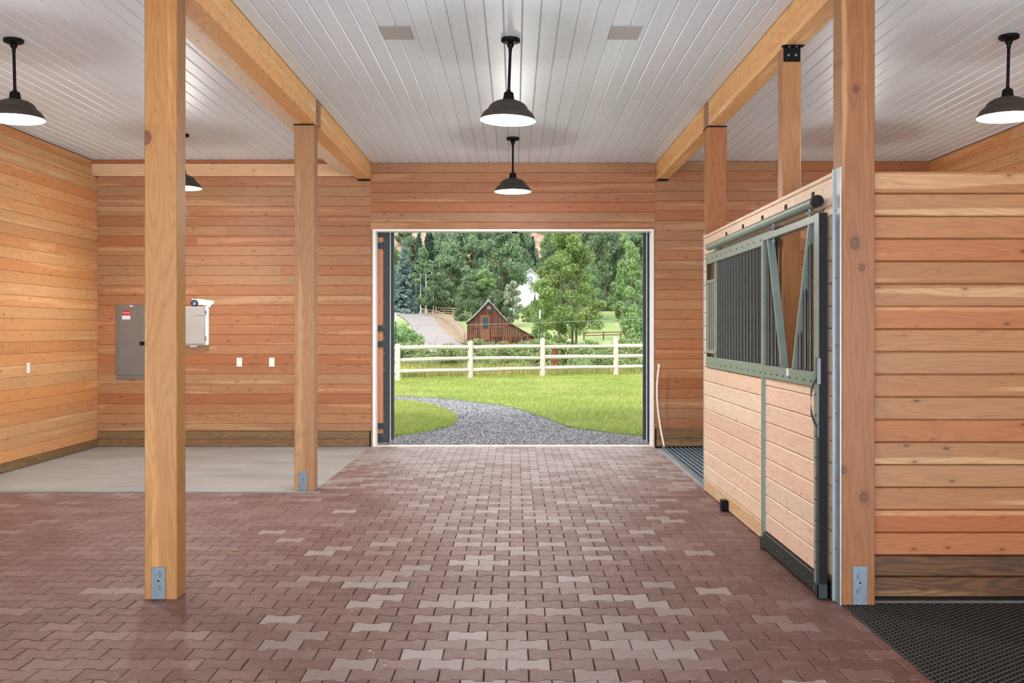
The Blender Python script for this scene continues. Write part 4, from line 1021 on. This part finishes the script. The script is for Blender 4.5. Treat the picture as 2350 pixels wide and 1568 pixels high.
def crown_pts(n, h0, h1, rad, ncl, shape='oval', cl=.28, seed=1, thin=0):
    rg = np.random.default_rng(seed); H = h1-h0; cs = []
    while len(cs) < ncl:
        u = rg.random(); th = rg.uniform(0, 6.283)
        if shape == 'oval': pr = math.sin(math.pi*min(max(u, .03), .97))**.6*(1.1-.35*u)
        elif shape == 'cone': pr = (1-u)**.9+.05
        else: pr = (1-u**2.2)**.5
        rr = rad*pr*(rg.random()**.38); cs.append((rr*math.cos(th), rr*math.sin(th), h0+H*u, pr))
    cs = np.array(cs); idx = rg.integers(0, ncl, n); c = cs[idx]; sd = rad*cl*(.55+.6*rg.random((ncl, 1)))[idx]
    d = rg.normal(size=(n, 3)); d /= np.linalg.norm(d, axis=1)[:, None]; d *= (rg.random((n, 1))**.45)
    return c[:, :3]+d*sd*np.array([1, 1, .75])
def spruce_pts(n, h, rad, seed=2):
    rg = np.random.default_rng(seed); tiers = 26; P_ = []
    for t_ in range(tiers):
        u = t_/tiers; z = .6+u*(h-.6); r = rad*(1-u)**.85*(.85+.3*rg.random()); nb = int(16*(1-u)+6)
        for b in range(nb):
            th = rg.uniform(0, 6.283); m = max(8, int(n/tiers/nb*(1.7*(1-u)+.25))); s = rg.random(m)**.6; rr = r*s*rg.uniform(.8, 1.1)
            w_ = (rg.random(m)-.5)*.22*r*s; x = rr*np.cos(th)-w_*np.sin(th); y = rr*np.sin(th)+w_*np.cos(th)
            P_.append(np.stack([x, y, z-.28*rr+.12*r*s**3+rg.normal(0, .06, m)-.25*rg.random(m)*s], 1))
    return np.concatenate(P_)
def branches(seed, h, rad, h0, mat, r0=.2, n=9, multi=1, name='trunk'):
    rg = random.Random(seed); q = MB()
    for m in range(multi):
        bx_, by_ = (0, 0) if multi == 1 else (rg.uniform(-.9, .9), rg.uniform(-.6, .6)); lx = rg.uniform(-.1, .1)*h*.3
        tr = [(bx_+lx*k/4+rg.uniform(-.05, .05)*h*.15*(k > 0), by_, h*.92*k/4-.3*(k == 0)) for k in range(5)]
        q.tube(tr, [r0*(1-.22*k) for k in range(5)], 7)
        for i in range(n//multi):
            u = rg.uniform(.3, .85); k = min(int(u*4), 3); f = u*4-k; p = Vector(tr[k]).lerp(Vector(tr[k+1]), f); th = rg.uniform(0, 6.28); L_ = rad*rg.uniform(.5, .9)
            e_ = p+Vector((math.cos(th)*L_, math.sin(th)*L_, L_*rg.uniform(.5, 1))); q.tube([p, p.lerp(e_, .5)+Vector((0, 0, -.05*L_)), e_], [r0*.35, r0*.22, r0*.08], 5)
    return q.mesh(name, mat)
VEG = {}
def kind(key, n, h, rad, h0, ncl, size, leaf, bark, shape='oval', cl=.28, seed=1, r0=.2, multi=1, elong=1.6, name='tree'):
    pts = spruce_pts(n, h, rad, seed) if shape == 'spruce' else crown_pts(n, h0, h, rad, ncl, shape, cl, seed)
    VEG[key] = (leaf_cloud('foliage', pts, size, M[leaf], elong=elong), branches(seed, h, rad, h0, M[bark], r0, 9, multi), name)
kind('cot1', 17000, 15, 4.8, .6, 85, .34, 'lf_cot', 'bark', seed=11, r0=.28, name='cottonwood_tree')
kind('cot2', 17000, 15, 4.2, .4, 75, .32, 'lf_light', 'bark', seed=12, r0=.24, name='cottonwood_tree')
kind('cot3', 16000, 14, 5.4, .4, 85, .34, 'lf_hill', 'bark', 'dome', seed=13, r0=.28, name='cottonwood_tree')
kind('big', 42000, 10.2, 2.9, .5, 120, .115, 'lf_big', 'bark', cl=.25, seed=21, r0=.12, multi=3, name='poplar_tree')
kind('aspen', 10000, 11, 2.0, 1.8, 50, .22, 'lf_cot', 'aspenbark', seed=31, r0=.12, multi=3, name='aspen_tree')
kind('olive', 9000, 6.5, 2.3, .8, 40, .2, 'lf_olive', 'bark', seed=32, r0=.1, name='olive_tree')
kind('spruce', 20000, 14, 3.3, 0, 0, .30, 'lf_blue', 'bark', 'spruce', seed=41, r0=.25, elong=2.4, name='spruce_tree')
kind('dspruce', 20000, 18, 3.0, 0, 0, .34, 'lf_dark', 'bark', 'spruce', seed=42, r0=.25, elong=2.4, name='spruce_tree')
kind('willow', 5200, 1.9, 1.3, .1, 40, .085, 'lf_willow', 'brown', 'dome', cl=.33, seed=51, r0=.03, multi=4, elong=2.3, name='willow_shrub')
kind('willow2', 4200, 1.5, 1.2, .05, 34, .08, 'lf_light', 'brown', 'dome', cl=.36, seed=52, r0=.03, multi=4, elong=2.3, name='willow_shrub')
kind('bush', 7000, 2.6, 2.0, .1, 36, .14, 'lf_light', 'brown', 'dome', cl=.33, seed=53, r0=.05, multi=3, name='bush')
kind('scrub', 2600, 3.6, 2.2, .2, 24, .42, 'lf_hill', 'bark', 'dome', cl=.36, seed=61, r0=.12, name='scrub_oak')
def plant(key, x, y, s, label, cat='tree', group=None, sz=None, rz=None, z=None):
    lf_, tr_m, nm = VEG[key]; zz = float(hgt(x, y)) if z is None else z
    o = empty(nm, (x, y, zz), random.uniform(0, 6.28) if rz is None else rz, label, cat, group); o.scale = (s, s, sz if sz else s)
    link('foliage', lf_, o); link('trunk', tr_m, o); return o
def at(px, y): return (px-CX)/F*y
def hs(ptop, y, h): # scale so the crown top reaches pixel row ptop
    z = EYE+(CY-ptop)/F*y-float(hgt(0, y)); return z/h
# single trees one can point at
plant('spruce', at(928, 168), 168, hs(553, 168, 14)*.95, 'blue-grey spruce at the left edge of the doorway view', sz=hs(553, 168, 14))
plant('dspruce', at(985, 185), 185, .95, 'tall dark green spruce rising behind the aspens beside the road', sz=hs(500, 185, 18))
plant('dspruce', at(962, 215), 215, .7, 'narrow dark spruce behind the blue-grey spruce', sz=hs(515, 215, 18))
plant('aspen', at(972, 165), 165, .95, 'aspen with white trunks in front of the tall dark spruce', sz=hs(572, 165, 11))
plant('aspen', at(1000, 172), 172, .8, 'smaller aspen right of the tall dark spruce', sz=hs(600, 172, 11))
plant('big', at(1302, 74), 74, 1.0, 'large leafy poplar right of the white farmhouse', sz=hs(532, 74, 10.2), rz=.6)
plant('cot2', at(1110, 150), 150, .62, 'bright green tree directly behind the rustic barn', sz=hs(625, 150, 15))
plant('olive', at(1176, 140), 140, .75, 'silvery green tree left of the white farmhouse', sz=hs(650, 140, 6.5))
plant('cot1', at(1148, 190), 190, 1.05, 'broad cottonwood left of the white farmhouse roof', sz=hs(520, 190, 15))
plant('cot1', at(1062, 180), 180, 1.0, 'broad cottonwood above the road fence', sz=hs(515, 180, 15), rz=2)
plant('cot2', at(1030, 200), 200, .8, 'light green cottonwood between the spruces and the broad cottonwoods', sz=hs(560, 200, 15))
plant('cot1', at(1185, 262), 262, 1.1, 'cottonwood behind the farmhouse roof on its left', sz=hs(505, 262, 15))
plant('dspruce', at(1222, 275), 275, .9, 'dark spruce behind the farmhouse gable', sz=hs(540, 275, 18))
plant('cot3', at(1390, 175), 175, .8, 'olive-green cottonwood over the small lawn right of the poplar', sz=hs(520, 175, 14))
plant('cot2', at(1452, 120), 120, .55, 'light green tree at the right edge of the doorway view', sz=hs(560, 120, 15))
plant('cot1', at(1480, 160), 160, .8, 'tall cottonwood behind the right edge of the doorway', sz=hs(510, 160, 15))
plant('cot3', at(1345, 230), 230, 1.0, 'rounded cottonwood behind the large poplar', sz=hs(500, 230, 14))
plant('bush', at(1456, 62), 62, .85, 'bright green bush near the right end of the log fence', 'bush', sz=1.35)
plant('bush', at(922, 62), 62, 1.0, 'round green bush between the road and the blue spruce', 'bush', sz=1.1)
plant('bush', at(905, 54), 54, .9, 'green bush by the left green steel post', 'bush', sz=1.1)
plant('bush', at(948, 52), 52, .75, 'low green bush at the left foot of the gravel road', 'bush', sz=.8)
plant('olive', at(1010, 47), 47, .26, 'thin grey-green shrub before the gravel road', 'shrub', sz=.30)
plant('bush', at(1213, 150), 150, .7, 'small dark green bush under the farmhouse terrace', 'bush', sz=.9)
plant('bush', at(1240, 110), 110, .8, 'leafy bush right of the barn lean-to', 'bush', sz=1.1)
for px, y, s, k in ((1035, 172, .8, 'cot1'), (1085, 150, .5, 'cot3'), (1140, 140, .36, 'cot3'), (1265, 165, .6, 'cot2'), (1300, 150, .5, 'cot3'), (1345, 150, .55, 'cot1'), (1432, 150, .55, 'cot2'), (1470, 130, .5, 'cot1')):
    plant(k, at(px, y), y, s, {'cot1': 'small grey-green tree', 'cot2': 'small light green tree', 'cot3': 'low rounded green tree'}[k]+{1035: ' behind the pasture fence', 1085: ' close behind the barn ridge', 1140: ' at the barn lean-to roof', 1170: ' below the farmhouse, left', 1195: ' under the terrace wall', 1265: ' behind the poplar, left side', 1300: ' behind the poplar trunk', 1345: ' behind the poplar, right side', 1432: ' right of the small lawn', 1470: ' at the right door leaf'}[px], 'tree')
# background groves
fl = [(880,230),(905,250),(945,270),(1000,262),(1040,255),(1085,262),(1120,262),(1160,290),(1210,300),(1260,285),(1300,280),(1345,275),(1380,262),(1420,250),(1460,262),(1500,240),(1405,215),(1440,200),(1275,245),(1100,225),(1010,232),(1375,300),(1330,310),(1100,205)]
for i, (px, y) in enumerate(fl):
    k = ('cot1', 'cot2', 'cot3', 'dspruce')[i % 4 if i % 7 else 0]
    tp_ = random.uniform(545, 600) if px < 1000 else random.uniform(505, 555)
    sc_ = {'cot1': 15, 'cot2': 15, 'cot3': 14, 'dspruce': 18}[k]
    nm_ = {'cot1': 'grey-green cottonwood', 'cot2': 'light green cottonwood', 'cot3': 'rounded olive-green cottonwood', 'dspruce': 'dark spruce'}[k]
    rowd = y
    lm = ['behind the left door leaf', 'left of the blue-grey spruce', 'above the blue-grey spruce', 'behind the aspens', 'above the start of the road fence', 'above the bend of the road', 'above the barn roof', 'left of the farmhouse', 'above the farmhouse', 'behind the left side of the large poplar', 'behind the top of the large poplar', 'right of the large poplar', 'above the small lawn', 'above the right t-post bush', 'by the right door leaf']
    where = lm[min(14, max(0, int((px-870)/42)))]+(', rearmost row' if y > 284 else ', front of the grove' if y < 235 else ', back row' if y > 268 else ', middle row' if y > 240 else ', front row')
    plant(k, at(px, y), y, random.uniform(.85, 1.1), nm_+' of the grove '+where, 'tree', 'grove below the hillside', sz=min(hs(tp_, y, sc_), 1.6))
hill_pts = []; SL = []
for i in range(600):
    y = random.uniform(325, 470); px = random.uniform(860, 1510); x_ = at(px, y)
    if len(hill_pts) > 80 or any(math.hypot(x_-a, y-b) < 7.6 for a, b in hill_pts): continue
    hill_pts.append((x_, y))
    SL.append((px, y, plant('scrub', at(px, y), y, random.uniform(.8, 1.7), 'scrub oak', 'shrub', 'scrub on the red hillside')))
for ri, (ya, yb2, nm) in enumerate(((0, 360, 'lowest'), (360, 395, 'lower middle'), (395, 430, 'upper middle'), (430, 999, 'highest'))):
    for i, t3 in enumerate(sorted([q_ for q_ in SL if ya <= q_[1] < yb2], key=lambda q_: q_[0])):
        t3[2]['label'] = 'scrub oak on the red hillside, %s band, %s' % (nm, ORD[min(i, 29)])
for i, (px, y, k, sc) in enumerate(((1545, 150, 'cot1', .95), (1590, 175, 'cot3', 1.0), (1540, 215, 'cot2', 1.05), (1640, 160, 'cot1', 1.0), (1600, 240, 'cot1', 1.2), (1700, 210, 'cot2', 1.1), (830, 180, 'spruce', .95), (800, 150, 'cot2', .8), (820, 235, 'cot1', 1.15), (760, 200, 'cot3', 1.1), (1760, 180, 'cot3', 1.1), (700, 170, 'cot1', 1.0))):
    side = 'right' if px > 1200 else 'left'
    plant(k, at(px, y), y, sc, 'tree of the grove out of sight beyond the %s door leaf, %s' % (side, ORD[i] if side == 'right' else ORD[i-5]), 'tree', 'grove out of sight behind the wall')
# willow thicket just beyond the fence
k = 0; WL = []
for row, (y0_, hh) in enumerate(((35.2, .62), (38.5, .85), (43, 1.05), (48, 1.15), (55, 1.2))):
    for px in np.arange(870, 1515, 26 if row < 2 else 22):
        pj = px+random.uniform(-9, 9); y = y0_+random.uniform(-1.2, 1.2)+(pj-912)/500*3.2
        if row == 0 and (random.random() < .35): continue
        if 960 < pj < 1070 and row > 0 and random.random() < .7: continue
        s = hh*random.uniform(.75, 1.1); bay = 'first' if pj < 912 else 'second' if pj < 1079 else 'third' if pj < 1245 else 'fourth' if pj < 1413 else 'last'; rown = ('front row', 'second row', 'middle row', 'fourth row', 'back row')[row]
        top_allowed = EYE-(790-CY)/F*y-float(hgt(0, y)) if pj < 1230 else EYE-(782-CY)/F*y-float(hgt(0, y))
        if pj < 1070: top_allowed = EYE-(800-CY)/F*y-float(hgt(0, y))
        plant('willow' if (k % 3) else 'willow2', at(pj, y), y, s*.9, 'willow shrub beyond the '+bay+' bay of the log fence, '+rown+' of the thicket', 'shrub', 'willows beyond the '+bay+' bay, '+rown, sz=min(s, top_allowed/1.9)); k += 1; WL.append((bay, rown, pj, bpy.context.scene.collection.objects[-1]))
ORD0 = ['leftmost', 'second from the left', 'third from the left', 'fourth from the left', 'fifth from the left', 'sixth from the left', 'seventh from the left', 'eighth from the left', 'ninth from the left', 'tenth from the left']
for key in sorted(set(w_[:2] for w_ in WL)):
    for i, w_ in enumerate(sorted([q_ for q_ in WL if q_[:2] == key], key=lambda q_: q_[2])):
        o = w_[3]; o = o.parent or o
        o['label'] = 'willow shrub beyond the %s fence bay, %s, %s' % (key[0], key[1].replace(' row', ' row of the thicket'), ORD[min(i, 29)]); o['group'] = 'willow thicket beyond the log fence'
# tall meadow grass and yellow flowers along the fence
def tuft(name, px0, px1, y0_, y1_, n, h_, wd, mat, label, cat):
    px = RNG.uniform(px0, px1, n); y = RNG.uniform(y0_, y1_, n)+(px-912)/500*3.2; x = (px-CX)/F*y; z = np.where(y > 32.6, hgt(x, y), 0.0); a = RNG.uniform(0, 6.28, n); hh = h_*RNG.uniform(.5, 1.2, n)
    dx = np.cos(a)*wd; dy = np.sin(a)*wd; lx = RNG.normal(0, .12, n)*hh; V = np.stack([np.stack([x-dx, y-dy, z], 1), np.stack([x+dx, y+dy, z], 1), np.stack([x+lx, y, z+hh], 1)], 1).reshape(-1, 3)
    o = link(name, raw_mesh(name, V, n, 3, mat)); tag(o, label, cat, kind='stuff')
M['meadow'] = leafmat('meadow_grass', (110,120,60), (158,156,88), (206,186,130), .3)
tuft('meadow_grass', 860, 1510, 29.6, 36.5, 16000, .42, .011, M['meadow'], 'tall dry meadow grass under and behind the log fence', 'grass')
M['yellow'] = leafmat('yellow_blossom', (180,170,40), (226,204,50), (240,224,90), .3)
M['stem'] = plain('flower_stem', (96,120,52), .8)
FLM = leaf_cloud('blossom', RNG.normal(0, 1, (420, 3))*np.array([.42, .3, .09])+np.array([0, 0, .42]), .045, M['yellow'], elong=1)
_n = 160; _x = RNG.normal(0, .38, _n); _y = RNG.normal(0, .28, _n); V = np.stack([np.stack([_x-.012, _y, _x*0], 1), np.stack([_x+.012, _y, _x*0], 1), np.stack([_x, _y, _x*0+.42], 1)], 1).reshape(-1, 3)
STM = raw_mesh('stems', V, _n, 3, M['stem'])
for px, y, s, lb in ((925, 30.3, .8, 'clump of yellow flowers under the log fence at its left end'), (1170, 33.6, .85, 'clump of yellow flowers in the middle, left of the leaning poles'), (1192, 33.2, .6, 'small clump of yellow flowers beside the longer leaning pole'), (955, 31.6, .5, 'small clump of yellow flowers right of the leftmost clump')):
    y += 0; o = empty('flower_clump', (at(px, y), y, float(hgt(at(px, y), y)) if y > 32.6 else 0), 0, lb, 'flowers'); o.scale = (s, s, s*.9); link('blossom', FLM, o); link('stems', STM, o)
# red rubble bank under the barn
M['redrock'] = plain('red_sandstone', (176,112,84), .95, 0, .25, 3)
for i in range(14):
    px = 1078+i*6.8; y = random.uniform(66, 80); x = at(px, y); s = random.uniform(.25, .6)
    bm = bmesh.new(); bmesh.ops.create_icosphere(bm, subdivisions=1, radius=1)
    for v in bm.verts: v.co = Vector((v.co.x*s*random.uniform(.8, 1.3), v.co.y*s, v.co.z*s*random.uniform(.5, .9)))
    me = bpy.data.meshes.new('rock'); bm.to_mesh(me); bm.free(); me.materials.append(M['redrock']); o = link('red_rock', me); o.location = (x, y, float(hgt(x, y))+s*.35); tag(o, 'red sandstone rock below the barn, %s' % ORD[i], 'rock', 'red rubble below the barn')
# distant fences
def far_fence(name, ppts, hgt_px, rails, label, mat, seg=None, r=.09):
    P3 = [TP(*p) for p in ppts]; root = empty(name, P3[0], 0, label, 'fence')
    dense = []
    for i in range(len(P3)-1):
        n = max(1, int(round((P3[i+1]-P3[i]).length/(seg or 3.0))))
        for k in range(n): dense.append(P3[i].lerp(P3[i+1], k/n))
    dense.append(P3[-1]); o0 = P3[0]; h_ = hgt_px
    for d in dense:
        g = Vector((d.x, d.y, float(hgt(d.x, d.y)))); MB().tube([g-o0-Vector((0,0,.2)), g-o0+Vector((0,0,h_))], r, 6).build('fence_post', mat, root)
    for a_, b_ in zip(dense, dense[1:]):
        for k in range(rails):
            z = h_*(.92-.3*k); ga = Vector((a_.x, a_.y, float(hgt(a_.x, a_.y))+z)); gb = Vector((b_.x, b_.y, float(hgt(b_.x, b_.y))+z)); MB().tube([ga-o0, gb-o0], r*.62, 5).build('rail', mat, root)
M['oldwood'] = plain('grey_fence_wood', (172,152,130), .9, 0, .12, 3)
far_fence('pasture_fence', [(967,723),(1008,731),(1035,747),(1050,762),(1066,788)], 1.15, 3, 'weathered three-rail fence curving down beside the gravel road', M['oldwood'])
far_fence('pasture_fence', [(1000,722),(1040,724),(1068,726)], 1.3, 3, 'short weathered rail fence in the pasture left of the barn', M['oldwood'])
far_fence('corral_fence', [(1340,783),(1385,781),(1425,780)], 1.0, 2, 'low red-brown corral fence beneath the small lawn on the right', M['rust'])
